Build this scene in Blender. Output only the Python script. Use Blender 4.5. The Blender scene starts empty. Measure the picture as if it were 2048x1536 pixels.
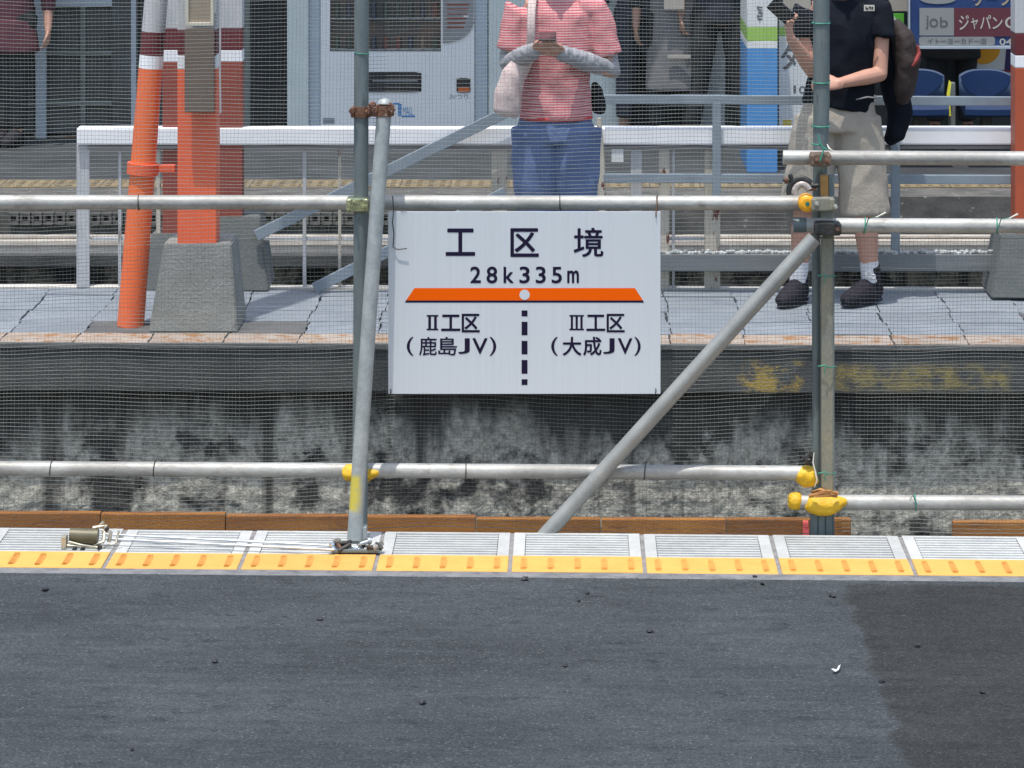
import bpy, bmesh, math, random
from mathutils import Vector, noise, Matrix
random.seed(7)
S = bpy.context.scene
COL = S.collection
R = math.radians
# ------------------------------------------------------------------ camera
F = 6500.0; VX = 1150.0; HY = -500.0; CZ = 2.62
cam_d = bpy.data.cameras.new("camera"); cam = bpy.data.objects.new("camera", cam_d); COL.objects.link(cam)
cam.location = (0, 0, CZ); cam.rotation_euler = (R(90), 0, 0)
cam_d.sensor_width = 36; cam_d.lens = 36 * F / 2048
cam_d.shift_x = (1024 - VX) / 2048; cam_d.shift_y = -(768 - HY) / 2048
cam_d.clip_start = 0.1; cam_d.clip_end = 500
S.camera = cam
# ------------------------------------------------------------------ light
SUN_EL = 76; SUN_AZ = 203
w = bpy.data.worlds.new("World"); S.world = w; w.use_nodes = True
nt = w.node_tree; bgn = nt.nodes['Background']
sky = nt.nodes.new('ShaderNodeTexSky'); sky.sky_type = 'NISHITA'; sky.sun_disc = False
sky.sun_elevation = R(SUN_EL); sky.sun_rotation = R(SUN_AZ); sky.air_density = 1.3; sky.dust_density = 2.5
nt.links.new(sky.outputs[0], bgn.inputs[0]); bgn.inputs[1].default_value = 0.15
sd = bpy.data.lights.new("sun", 'SUN'); sd.energy = 2.6; sd.angle = R(0.6); sd.color = (1, .96, .9)
sun = bpy.data.objects.new("sun", sd); COL.objects.link(sun)
dv = Vector((math.sin(R(SUN_AZ)) * math.cos(R(SUN_EL)), math.cos(R(SUN_AZ)) * math.cos(R(SUN_EL)), math.sin(R(SUN_EL))))
sun.rotation_euler = dv.to_track_quat('Z', 'Y').to_euler(); sun.location = dv * 20
S.view_settings.view_transform = 'Standard'; S.view_settings.look = 'None'
S.view_settings.exposure = 0.6; S.view_settings.gamma = 1; S.view_settings.use_curve_mapping = False
S.cycles.max_bounces = 8; S.cycles.transparent_max_bounces = 24

# ------------------------------------------------------------------ helpers
def P(px, py, D): return Vector(((px - VX) * D / F, D, CZ - (py - HY) * D / F))
def GD(py, z=0): return (CZ - z) * F / (py - HY)          # distance of a ground row
def XX(px, D): return (px - VX) * D / F
def ZZ(py, D): return CZ - (py - HY) * D / F
ROOT = {}
def rootloc(o):
    while o.parent: o = o.parent
    return o.location.copy()
def tag(o, label, cat, group=None):
    o['label'] = label; o['category'] = cat
    if group: o['group'] = group
    return o
def thing(name, label, cat, loc=(0, 0, 0), group=None):
    o = bpy.data.objects.new(name, None); o.empty_display_size = .1; COL.objects.link(o); o.location = loc
    return tag(o, label, cat, group)
def obj(name, bm, mat, parent=None, smooth=False, local=False, kind=None, label=None):
    """mesh object; world coordinates in bm unless local=True"""
    if not isinstance(bm, bpy.types.Mesh):
        me = bpy.data.meshes.new(name)
        if not local and parent is not None:
            bmesh.ops.translate(bm, verts=bm.verts, vec=-rootloc(parent))
        bmesh.ops.recalc_face_normals(bm, faces=bm.faces)
        bm.to_mesh(me); bm.free()
    else: me = bm
    if smooth:
        for p in me.polygons: p.use_smooth = True
    mats = mat if isinstance(mat, (list, tuple)) else [mat]
    me.materials.clear()
    for m in mats: me.materials.append(m)
    o = bpy.data.objects.new(name, me); COL.objects.link(o)
    if parent is not None: o.parent = parent
    if kind: o['kind'] = kind
    if label: o['label'] = label
    return o
def rebase(o):
    """put a single-mesh thing's origin at its base centre"""
    vs = [v.co for v in o.data.vertices]
    c = Vector(((min(v.x for v in vs) + max(v.x for v in vs)) / 2, (min(v.y for v in vs) + max(v.y for v in vs)) / 2, min(v.z for v in vs)))
    o.data.transform(Matrix.Translation(-c)); o.location = c
    return o
def one(name, bm, mat, label, cat, group=None, smooth=False):
    return rebase(tag(obj(name, bm, mat, smooth=smooth), label, cat, group))
def B(): return bmesh.new()
def box(bm, x0, x1, y0, y1, z0, z1, bev=0, mi=0, M=None):
    vs = [bm.verts.new((x, y, z)) for x in (x0, x1) for y in (y0, y1) for z in (z0, z1)]
    if M is not None:
        for v in vs: v.co = M @ v.co
    fs = []
    for f in ((0, 1, 3, 2), (4, 6, 7, 5), (0, 4, 5, 1), (2, 3, 7, 6), (0, 2, 6, 4), (1, 5, 7, 3)):
        q = bm.faces.new([vs[i] for i in f]); q.material_index = mi; fs.append(q)
    if bev:
        es = list({e for f in fs for e in f.edges})
        r = bmesh.ops.bevel(bm, geom=es, offset=bev, segments=2, affect='EDGES', profile=.6)
        for f in r['faces']: f.material_index = mi
    return vs
def pbox(bm, x0, x1, y0, y1, D, depth, bev=0, mi=0):
    """front face given in photo pixels at distance D"""
    a = P(x0, y1, D); b = P(x1, y0, D)
    return box(bm, a.x, b.x, D, D + depth, a.z, b.z, bev, mi)
def tube(bm, pts, rad, n=14, cap=True, mi=0, up=None, dome=False):
    pts = [Vector(p) for p in pts]; m = len(pts); rings = []
    if not isinstance(rad, (list, tuple)): rad = [rad] * m
    for i in range(m):
        t = (pts[min(i + 1, m - 1)] - pts[max(i - 1, 0)]).normalized()
        ref = Vector(up) if up else (Vector((1, 0, 0)) if abs(t.x) < .8 else Vector((0, 0, 1)))
        u = (ref - t * ref.dot(t)).normalized(); v = t.cross(u)
        r = rad[i]; a, b = r if isinstance(r, (list, tuple)) else (r, r)
        rings.append([bm.verts.new(pts[i] + u * a * math.cos(k * 2 * math.pi / n) + v * b * math.sin(k * 2 * math.pi / n)) for k in range(n)])
    for i in range(m - 1):
        for k in range(n):
            f = bm.faces.new((rings[i][k], rings[i][(k + 1) % n], rings[i + 1][(k + 1) % n], rings[i + 1][k])); f.material_index = mi; f.smooth = True
    if cap:
        if dome:
            for ring, p, q in ((rings[0], pts[0], pts[1]), (rings[-1], pts[-1], pts[-2])):
                d = (p - q).normalized(); r0 = (ring[0].co - p).length
                prev = ring
                for kk in (1, 2):
                    a = kk * math.pi / 6
                    nr = [bm.verts.new(p + (vv.co - p) * math.cos(a) + d * r0 * .9 * math.sin(a)) for vv in ring]
                    for k in range(n):
                        bm.faces.new((prev[k], prev[(k + 1) % n], nr[(k + 1) % n], nr[k]))
                    prev = nr
                bm.faces.new(prev)
        else:
            for ring in (rings[0], rings[-1]):
                f = bm.faces.new(ring); f.material_index = mi
                for e in f.edges: e.smooth = False
    return rings
def prism(bm, poly, D, depth, mi=0):
    """polygon in photo pixels at D, extruded away"""
    a = [bm.verts.new(P(x, y, D)) for x, y in poly]; b = [bm.verts.new(v.co + Vector((0, depth, 0))) for v in a]
    n = len(a)
    bm.faces.new(a).material_index = mi; bm.faces.new(b[::-1]).material_index = mi
    for i in range(n): bm.faces.new((a[i], b[i], b[(i + 1) % n], a[(i + 1) % n])).material_index = mi
def lumpy(bm, c, rx, ry, rz, seed=0, amp=.15, sub=3, mi=0):
    r = bmesh.ops.create_icosphere(bm, subdivisions=sub, radius=1)
    for v in r['verts']:
        d = v.co.normalized(); k = 1 + amp * noise.noise(d * 2.1 + Vector((seed, seed * 1.7, 3))) + amp * .5 * noise.noise(d * 6 + Vector((seed, 1, 3)))
        v.co = Vector((d.x * rx * k, d.y * ry * k, d.z * rz * k)) + Vector(c)
    for f in bm.faces:
        pass
    return r['verts']
# ------------------------------------------------------------------ materials
def mat(name, c1, c2=None, scale=6, rough=.6, metal=0, bump=0, bscale=60, stretch=(1, 1, 1), rand=0, lo=.35, hi=.65, spots=None, grain=.0, gscale=150, spec=.5, rough2=None):
    m = bpy.data.materials.new(name); m.use_nodes = True; t = m.node_tree; N = t.nodes; L = t.links
    b = N['Principled BSDF']; b.inputs['Roughness'].default_value = rough; b.inputs['Metallic'].default_value = metal
    b.inputs['Specular IOR Level'].default_value = spec
    tc = N.new('ShaderNodeTexCoord'); mp = N.new('ShaderNodeMapping'); mp.inputs['Scale'].default_value = stretch
    L.new(tc.outputs['Object'], mp.inputs[0])
    vec = mp.outputs[0]
    if rand:
        oi = N.new('ShaderNodeObjectInfo'); va = N.new('ShaderNodeVectorMath'); va.operation = 'MULTIPLY_ADD'
        cb = N.new('ShaderNodeCombineXYZ')
        for k in range(3): L.new(oi.outputs['Random'], cb.inputs[k])
        L.new(cb.outputs[0], va.inputs[0]); va.inputs[1].default_value = (37, 51, 23); L.new(vec, va.inputs[2]); vec = va.outputs[0]
    def nz(sc, det=6, ro=.6):
        n = N.new('ShaderNodeTexNoise'); n.inputs['Scale'].default_value = sc; n.inputs['Detail'].default_value = det; n.inputs['Roughness'].default_value = ro
        L.new(vec, n.inputs['Vector']); return n.outputs['Fac']
    def rng(s, a, b2, c=0, d=1):
        r = N.new('ShaderNodeMapRange'); L.new(s, r.inputs[0]); r.inputs[1].default_value = a; r.inputs[2].default_value = b2; r.inputs[3].default_value = c; r.inputs[4].default_value = d; return r.outputs[0]
    def mix(f, a, b2, mode='MIX'):
        x = N.new('ShaderNodeMix'); x.data_type = 'RGBA'; x.blend_type = mode
        if isinstance(f, float) or isinstance(f, int): x.inputs[0].default_value = f
        else: L.new(f, x.inputs[0])
        for s, i in ((a, 6), (b2, 7)):
            if isinstance(s, tuple): x.inputs[i].default_value = (*s[:3], 1)
            else: L.new(s, x.inputs[i])
        return x.outputs[2]
    col = tuple(c1)
    if c2 is not None: col = mix(rng(nz(scale), lo, hi), tuple(c1), tuple(c2))
    if spots:
        for (sc, ssc, th, wd) in spots: col = mix(rng(nz(ssc, 8, .65), th, th + wd), col, tuple(sc))
    if grain:
        g = nz(gscale, 4, .8); gr = rng(g, .3, .7, 1 - grain, 1 + grain)
        cb = N.new('ShaderNodeCombineXYZ')
        for k in range(3): L.new(gr, cb.inputs[k])
        col = mix(1.0, col, cb.outputs[0], 'MULTIPLY')
    if rand:
        rr = rng(oi.outputs['Random'], 0, 1, 1 - rand, 1 + rand); cb2 = N.new('ShaderNodeCombineXYZ')
        for k in range(3): L.new(rr, cb2.inputs[k])
        col = mix(1.0, col, cb2.outputs[0], 'MULTIPLY')
    if isinstance(col, tuple): b.inputs['Base Color'].default_value = (*col[:3], 1)
    else: L.new(col, b.inputs['Base Color'])
    if rough2 is not None: L.new(rng(nz(scale * 2), .3, .7, rough, rough2), b.inputs['Roughness'])
    if bump:
        bn = N.new('ShaderNodeBump'); bn.inputs['Strength'].default_value = bump; bn.inputs['Distance'].default_value = .01
        L.new(nz(bscale, 5, .7), bn.inputs['Height']); L.new(bn.outputs[0], b.inputs['Normal'])
    m['_'] = 0
    m_nodes[name] = (t, b, tc, nz, rng, mix, col)
    return m
m_nodes = {}
def stain_box(name, xr, zr, color, nsc=8, th=.45, wd=.1, soft=.02, axis='Z', slope=0.0, wobk=6):
    """a painted or stained area with ragged edges, in object coordinates"""
    t, b, tc, nz, rng, mix, col = m_nodes[name]; N = t.nodes; L = t.links
    sp = N.new('ShaderNodeSeparateXYZ'); L.new(tc.outputs['Object'], sp.inputs[0])
    def sm(s, a, c):
        return rng(s, a - soft, a + soft), rng(s, c - soft, c + soft, 1, 0)
    def mul(a, c):
        q = N.new('ShaderNodeMath'); q.operation = 'MULTIPLY'; L.new(a, q.inputs[0]); L.new(c, q.inputs[1]); return q.outputs[0]
    xs = sp.outputs['X']; zs = sp.outputs[axis]
    wob = N.new('ShaderNodeMath'); wob.operation = 'MULTIPLY_ADD'; L.new(nz(3.0, 8, .7), wob.inputs[0]); wob.inputs[1].default_value = soft * wobk; 
    L.new(xs, wob.inputs[2]); xs2 = wob.outputs[0]
    if slope:
        q = N.new('ShaderNodeMath'); q.operation = 'MULTIPLY_ADD'; L.new(zs, q.inputs[0]); q.inputs[1].default_value = slope; L.new(xs2, q.inputs[2]); xs2 = q.outputs[0]
    a1, a2 = sm(xs2, *xr); c1, c2 = sm(zs, *zr)
    f = mul(mul(a1, a2), mul(c1, c2)); f = mul(f, rng(nz(nsc, 8, .7), th, th + wd))
    new = mix(f, col, tuple(color)); L.new(new, b.inputs['Base Color'])
    m_nodes[name] = (t, b, tc, nz, rng, mix, new)

asphalt = mat('asphalt', (.040, .046, .050), (.064, .073, .079), 1.6, .85, bump=1.0, bscale=95, stretch=(.75, 1.3, 1), grain=.95, gscale=190,
              spots=[((.022, .026, .030), 14, .54, .16), ((.17, .19, .195), 150, .585, .05), ((.012, .013, .015), 70, .62, .04)], spec=.3)
conc = mat('pale_concrete', (.30, .30, .29), (.42, .42, .41), 8, .85, bump=.5, grain=.25)
joint = mat('joint_mortar', (.27, .26, .25), (.17, .165, .16), 20, .9, bump=.4)
tilew = mat('white_tile', (.51, .52, .50), (.42, .43, .42), 9, .6, grain=.12, gscale=80, rand=.07, bump=.2, spots=[((.34, .33, .30), 26, .63, .10), ((.40, .40, .37), 5, .55, .2)])
groove = mat('tile_groove_dirt', (.025, .025, .025), (.05, .05, .05), 20, .9)
yel = mat('yellow_tile', (.70, .37, .085), (.64, .33, .07), 10, .65, grain=.12, rand=.05, bump=.2, spots=[((.55, .40, .22), 40, .66, .05)])
yelmark = mat('orange_worn_mark', (.58, .26, .05), (.68, .35, .08), 60, .7)
dconc = mat('dark_concrete', (.040, .043, .042), (.080, .082, .078), 5, .9, bump=.8, bscale=90, grain=.35, stretch=(1, 1, 1.5))
wallm = mat('stained_wall_concrete', (.030, .030, .027), (.060, .056, .048), 3, .95, bump=1.0, bscale=45, grain=.4, gscale=70)
galv = mat('galvanised_steel', (.44, .44, .41), (.30, .295, .275), 3.5, .45, .22, grain=.16, gscale=60, rough2=.62, bump=.1, lo=.42, hi=.58, stretch=(.8, 1.5, 1.5), spots=[((.24, .21, .19), 18, .60, .14), ((.15, .12, .10), 30, .68, .06)])
galv_green = mat('weathered_green_steel', (.12, .15, .155), (.17, .205, .205), 9, .6, .2, grain=.15, spots=[((.09, .10, .10), 22, .6, .1)], stretch=(3, 3, .6))
galv_pale = mat('pale_zinc_steel', (.37, .40, .395), (.28, .31, .31), 14, .5, .2, grain=.14, gscale=70, spots=[((.33, .32, .30), 25, .66, .1)])
ochre = mat('ochre_rust_paint', (.52, .27, .06), (.40, .22, .08), 18, .7, grain=.2)
oldsteel = mat('olive_stained_steel', (.30, .28, .20), (.24, .25, .22), 14, .6, .4, grain=.2, spots=[((.42, .30, .12), 10, .6, .1)], stretch=(1, 1, .5))
rust = mat('rusty_iron', (.11, .05, .035), (.24, .13, .08), 40, .8, .3, bump=.6, spots=[((.55, .52, .45), 55, .62, .06)])
brass = mat('brass_plated_clamp', (.62, .62, .40), (.40, .42, .24), 40, .22, .9, bump=.3, bscale=40)
darkm = mat('dark_iron', (.035, .035, .033), (.07, .07, .065), 30, .5, .5, bump=.3)
yelcap = mat('yellow_plastic', (.85, .42, .02), (.78, .34, .01), 14, .38, grain=.06, bump=.15, bscale=25)
yeltape = mat('yellow_wrap', (.80, .50, .02), (.62, .36, .01), 16, .45, bump=.8, bscale=30, grain=.1)
brown_rope = mat('faded_orange_rope', (.55, .27, .08), (.35, .15, .05), 60, .8, bump=.8)
green = mat('green_wire', (.03, .22, .14), (.05, .30, .22), 50, .5)
whitewire = mat('pale_plastic_strip', (.75, .74, .66), (.6, .58, .5), 40, .5)
blackwire = mat('black_wire', (.02, .02, .02), rough=.5)
netm = mat('net_thread', (.18, .20, .185), (.13, .145, .135), 20, .8)
signw = mat('sign_white', (.60, .64, .665), (.57, .61, .635), 3, .4, grain=.02, spots=[((.44, .47, .50), 7, .64, .2)], stretch=(30, 1, .35))
navy = mat('sign_navy_print', (.010, .006, .030), rough=.6, spec=.2)
orangep = mat('sign_orange_print', (.86, .115, .0), rough=.6, spec=.1)
slab = mat('paving_slab', (.165, .190, .215), (.215, .24, .265), 4, .85, grain=.12, gscale=60, rand=.09, bump=.4, stretch=(1, 1, 1), spots=[((.15, .16, .185), 6, .60, .14), ((.10, .10, .105), 28, .70, .04)])
mortar_shade = mat('dark_mortar_and_shade', (.075, .076, .077), (.11, .11, .11), 6, .9, grain=.25, rand=.06, bump=.5)
slab_edge = mat('worn_edge_slab', (.27, .21, .16), (.34, .29, .245), 7, .85, grain=.15, rand=.08, bump=.4, spots=[((.26, .13, .05), 12, .52, .08), ((.40, .36, .33), 17, .62, .05)])
under = mat('joint_dark', (.03, .028, .03), rough=.95)
plank = mat('rust_brown_timber', (.24, .09, .022), (.38, .165, .03), 2.5, .8, stretch=(.8, 6, 6), grain=.25, bump=.6, rand=.18, spots=[((.10, .035, .02), 4, .58, .12)])
orangepaint = mat('orange_red_paint', (.80, .135, .05), (.70, .12, .05), 4, .5, grain=.07, bump=.12, spots=[((.50, .09, .05), 15, .63, .10), ((.25, .07, .04), 48, .69, .03)])
orangepipe = mat('orange_paint', (.82, .17, .045), (.76, .14, .05), 4, .42, grain=.07, stretch=(1, 1, .5), bump=.12, spots=[((.52, .11, .05), 14, .60, .12), ((.28, .08, .04), 48, .69, .03)])
redshade = mat('dark_red_shade_paint', (.27, .055, .033), (.22, .045, .03), 6, .55, grain=.15)  # shade on the rear columns put into a darker red
maroon = mat('maroon_paint', (.10, .012, .018), (.13, .018, .02), 8, .5)
whitepaint = mat('white_paint', (.84, .85, .86), (.76, .77, .78), 6, .5, grain=.06, spots=[((.35, .32, .28), 30, .70, .05)])
whitepost = mat('weathered_white_paint', (.50, .50, .50), (.42, .43, .44), 10, .7, grain=.15, stretch=(3, 3, .4), spots=[((.26, .24, .22), 14, .62, .08)])
creampost = mat('cream_rusted_paint', (.52, .48, .40), (.44, .40, .33), 10, .7, grain=.12, stretch=(2, 2, .6), spots=[((.13, .035, .025), 11, .60, .04)])
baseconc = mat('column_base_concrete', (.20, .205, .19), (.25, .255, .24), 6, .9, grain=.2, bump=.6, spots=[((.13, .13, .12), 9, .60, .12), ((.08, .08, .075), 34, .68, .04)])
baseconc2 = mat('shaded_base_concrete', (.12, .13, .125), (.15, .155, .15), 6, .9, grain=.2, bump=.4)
bluegrey = mat('blue_grey_paint', (.24, .29, .33), (.20, .24, .28), 8, .5, .1, grain=.08, stretch=(1, 1, 1))
brownpanel = mat('brown_panel', (.15, .11, .085), (.12, .09, .07), 10, .8, grain=.1)
creamframe = mat('cream_frame', (.55, .52, .42), rough=.6)
tanpanel = mat('tan_panel', (.30, .24, .17), (.25, .2, .15), 10, .7)
# station background
floor3 = mat('dark_platform_floor', (.026, .031, .035), (.048, .056, .062), 2, .8, grain=.2, bump=.3)
tact = mat('faded_tactile_yellow', (.25, .19, .10), (.15, .125, .085), 14, .8, grain=.25, rand=.1)
edge3 = mat('far_edge_concrete', (.06, .06, .056), (.13, .125, .115), 9, .9, grain=.35, stretch=(.6, 1, 1), spots=[((.32, .31, .28), 24, .62, .05)])
railm = mat('bright_steel_rail', (.72, .66, .56), (.58, .50, .42), 20, .4, .1, grain=.2, stretch=(.3, 1, 1))
ballast = mat('ballast_stone', (.20, .18, .16), (.34, .32, .29), 60, .9, bump=1)
pitm = mat('pit_ballast', (.04, .037, .034), (.09, .08, .075), 30, .95, bump=1, bscale=40)
machw = mat('vending_white', (.78, .79, .79), (.74, .75, .76), 3, .35, grain=.02)
machb = mat('pale_blue_trim', (.42, .48, .54), (.38, .44, .50), 6, .45)
machg = mat('pale_green_white_panel', (.62, .68, .66), (.56, .62, .61), 5, .5)
machgray = mat('machine_grey_panel', (.27, .28, .29), (.22, .23, .24), 8, .4)
slotm = mat('dark_slot_plastic', (.02, .022, .024), (.04, .04, .045), 12, .25)
redbrown = mat('drink_sample_brown', (.12, .07, .05), (.07, .05, .045), 9, .4)
cans = [mat('can_%s' % n, c, rough=.35) for n, c in (('red', (.14, .05, .04)), ('green', (.05, .07, .055)), ('tan', (.16, .12, .09)), ('blue', (.05, .06, .08)))]
orangetray = mat('orange_tray', (.55, .12, .03), rough=.4)
bluelogo = mat('blue_logo_print', (.03, .20, .50), rough=.5)
greyprint = mat('grey_print', (.22, .25, .28), rough=.5)
bluep = mat('bright_blue_paint', (.055, .22, .50), (.07, .25, .54), 5, .5, grain=.05)
greenp = mat('lime_green_paint', (.26, .46, .08), (.30, .50, .10), 8, .5)
whitesign = mat('matte_white_board', (.66, .68, .67), (.60, .62, .62), 8, .6)
blackprint = mat('black_print', (.02, .02, .025), rough=.6)
greyprint2 = mat('dark_grey_print', (.10, .10, .11), rough=.6)
beige = mat('beige_box', (.40, .37, .32), rough=.6)
yellowp = mat('yellow_print', (.6, .45, .05), rough=.6)
posterb = mat('poster_blue', (.022, .048, .14), (.030, .06, .165), 8, .5, spec=.2)
posterm = mat('poster_maroon', (.115, .028, .042), (.10, .024, .038), 8, .4)
posterw = mat('poster_grey_white', (.26, .27, .265), (.24, .25, .245), 8, .4)
postert = mat('poster_pale_lettering', (.45, .43, .38), rough=.5)
orangeball = mat('orange_circle_print', (.80, .36, .02), rough=.5)
purple = mat('purple_print', (.03, .015, .10), rough=.5)
seatm = mat('blue_seat_plastic', (.008, .025, .075), (.010, .03, .09), 5, .6, spec=.2)
seatl = mat('grey_blue_seat_plastic', (.05, .08, .14), (.045, .07, .125), 5, .6, spec=.2)
glassm = mat('dark_window_glass', (.045, .052, .055), (.085, .095, .10), 2, .15, spec=.6)
framem = mat('grey_green_frame', (.16, .18, .17), (.12, .135, .13), 8, .5)
framew = mat('pale_blue_frame', (.42, .47, .52), (.36, .41, .46), 8, .5)
dwall = mat('dark_station_wall', (.035, .042, .042), (.06, .068, .068), 3, .7)
roofm = mat('canopy_sheet', (.12, .13, .13), (.16, .17, .17), 4, .6)
# people
skin = mat('skin', (.50, .27, .19), (.46, .24, .17), 20, .55, grain=.05)
skin_d = mat('skin_shaded_tan', (.34, .19, .13), (.31, .17, .12), 20, .55)
hairm = mat('black_hair', (.012, .010, .009), (.025, .02, .018), 60, .45, bump=.8, bscale=90, stretch=(8, 8, 1))
jeans = mat('blue_jeans', (.075, .12, .24), (.10, .155, .30), 9, .85, grain=.15, gscale=120, bump=.4)
greysl = mat('grey_sleeve', (.27, .27, .29), (.34, .34, .36), 12, .85, bump=.4)
tote = mat('pink_white_tote', (.60, .50, .47), (.50, .38, .37), 16, .85, grain=.15, stretch=(3, 3, 1), bump=.4)
blackc = mat('black_cotton', (.006, .008, .013), (.010, .012, .018), 8, .9, bump=.3, spec=.12)
beigec = mat('beige_shorts', (.31, .275, .225), (.36, .325, .27), 8, .9, grain=.08, bump=.4)
brownbag = mat('dark_brown_backpack', (.018, .012, .010), (.032, .020, .017), 10, .8, bump=.5)
redtrim = mat('red_trim', (.22, .03, .025), rough=.7)
sockw = mat('white_sock', (.62, .62, .64), rough=.9)
shoem = mat('black_sneaker', (.010, .010, .013), (.028, .022, .032), 60, .85, spec=.2, bump=.3)
solew = mat('sneaker_mark_white', (.6, .6, .6), rough=.6)
navyc = mat('navy_cloth', (.016, .020, .034), (.026, .032, .050), 8, .9)
greyc = mat('grey_cloth', (.14, .14, .145), (.18, .175, .175), 8, .9)
maroonc = mat('plum_cloth', (.07, .018, .03), (.10, .028, .04), 8, .9)
charc = mat('charcoal_cloth', (.014, .016, .018), (.022, .025, .028), 8, .9)
phonem = mat('phone_black', (.012, .012, .014), rough=.15)
# striped tee
stripe = mat('red_white_striped_cotton', (.50, .10, .11), (.44, .08, .10), 10, .9, bump=.3)
t, b, tc, nz, rng, mix, col = m_nodes['red_white_striped_cotton']
wv = t.nodes.new('ShaderNodeTexWave'); wv.wave_type = 'BANDS'; wv.bands_direction = 'Z'; wv.inputs['Scale'].default_value = 27; wv.inputs['Distortion'].default_value = .6
wv.inputs['Detail Scale'].default_value = 1.2
t.links.new(tc.outputs['Object'], wv.inputs['Vector'])
cc = mix(rng(wv.outputs['Fac'], .45, .6), col, (.62, .36, .36)); t.links.new(cc, b.inputs['Base Color'])

# long faint streaks and worn bands in the asphalt, running along the platform
t, b, tc, nz, rng, mix, col = m_nodes['asphalt']
mpa = t.nodes.new('ShaderNodeMapping'); mpa.inputs['Scale'].default_value = (1.6, 11, 1); t.links.new(tc.outputs['Object'], mpa.inputs[0])
na = t.nodes.new('ShaderNodeTexNoise'); na.inputs['Scale'].default_value = 1.7; na.inputs['Detail'].default_value = 9; na.inputs['Roughness'].default_value = .7; t.links.new(mpa.outputs[0], na.inputs['Vector'])
col = mix(rng(na.outputs['Fac'], .50, .66, 0, .45), col, (.024, .029, .032)); col = mix(rng(na.outputs['Fac'], .47, .33, 0, .35), col, (.095, .112, .122))
t.links.new(col, b.inputs['Base Color']); m_nodes['asphalt'] = (t, b, tc, nz, rng, mix, col)
# stains, old paint and painted shade on the surfaces
# lime patches kept low, painting in the overhang's shade above; vertical dark runs
t, b, tc, nz, rng, mix, col = m_nodes['stained_wall_concrete']
N = t.nodes; L = t.links
sp = N.new('ShaderNodeSeparateXYZ'); L.new(tc.outputs['Object'], sp.inputs[0])
mpv = N.new('ShaderNodeMapping'); mpv.inputs['Scale'].default_value = (3.2, 1, .55); L.new(tc.outputs['Object'], mpv.inputs[0])
nv = N.new('ShaderNodeTexNoise'); nv.inputs['Scale'].default_value = 1.5; nv.inputs['Detail'].default_value = 8; nv.inputs['Roughness'].default_value = .62; L.new(mpv.outputs[0], nv.inputs['Vector'])
hz = N.new('ShaderNodeMath'); hz.operation = 'MULTIPLY_ADD'; L.new(nv.outputs['Fac'], hz.inputs[0]); hz.inputs[1].default_value = .9; L.new(sp.outputs['Z'], hz.inputs[2])
lowm = rng(hz.outputs[0], -.04, .14, 1, 0)          # ragged upper edge of the pale zone
big = rng(nz(3.6, 9, .66), .42, .50); fine = rng(nz(30, 9, .8), .36, .58, .2, 1)
def mul_(a, c):
    m_ = N.new('ShaderNodeMath'); m_.operation = 'MULTIPLY'; L.new(a, m_.inputs[0]); L.new(c, m_.inputs[1]); return m_.outputs[0]
lime = mix(mul_(mul_(lowm, big), fine), col, (.56, .545, .45))
mpd = N.new('ShaderNodeMapping'); mpd.inputs['Scale'].default_value = (9, 1, .5); L.new(tc.outputs['Object'], mpd.inputs[0])
nd = N.new('ShaderNodeTexNoise'); nd.inputs['Scale'].default_value = 1.0; nd.inputs['Detail'].default_value = 6; L.new(mpd.outputs[0], nd.inputs['Vector'])
lime = mix(rng(nd.outputs['Fac'], .55, .66, 0, .9), lime, (.030, .026, .022))
lime = mix(rng(nz(55, 6, .8), .60, .66), lime, (.02, .02, .02))
L.new(lime, b.inputs['Base Color'])
# old yellow paint on the platform nosing
D2 = GD(686)
stain_box('dark_concrete', (XX(1470, D2) + .09, XX(1575, D2) + .12), (ZZ(782, D2), ZZ(722, D2)), (.36, .25, .05), 9, .47, .10)
stain_box('dark_concrete', (XX(1670, D2) + .05, XX(2015, D2) + .06), (ZZ(776, D2), ZZ(728, D2)), (.24, .19, .06), 12, .42, .16)
# the newer, darker asphalt patch to the right
xa = XX(1690, GD(1160)); xb = XX(1830, GD(1536))
sl = -(xb - xa) / (GD(1536) - GD(1160))
t, b, tc, nz, rng, mix, col0 = m_nodes['asphalt']
dk = mix(1.0, col0, (.60, .57, .53), 'MULTIPLY')
dk = mix(rng(nz(16, 9, .8), .56, .64, 0, .7), dk, (.011, .011, .011)); dk = mix(rng(nz(95, 4, .8), .60, .66, 0, .6), dk, (.13, .13, .125))
stain_box('asphalt', (xa + sl * GD(1160) + .10, 40), (-5, GD(1163)), (1, 0, 1), 9, .27, .14, soft=.014, axis='Y', slope=sl, wobk=16)
mixn = b.inputs['Base Color'].links[0].from_node; t.links.new(dk, mixn.inputs[7])

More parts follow.
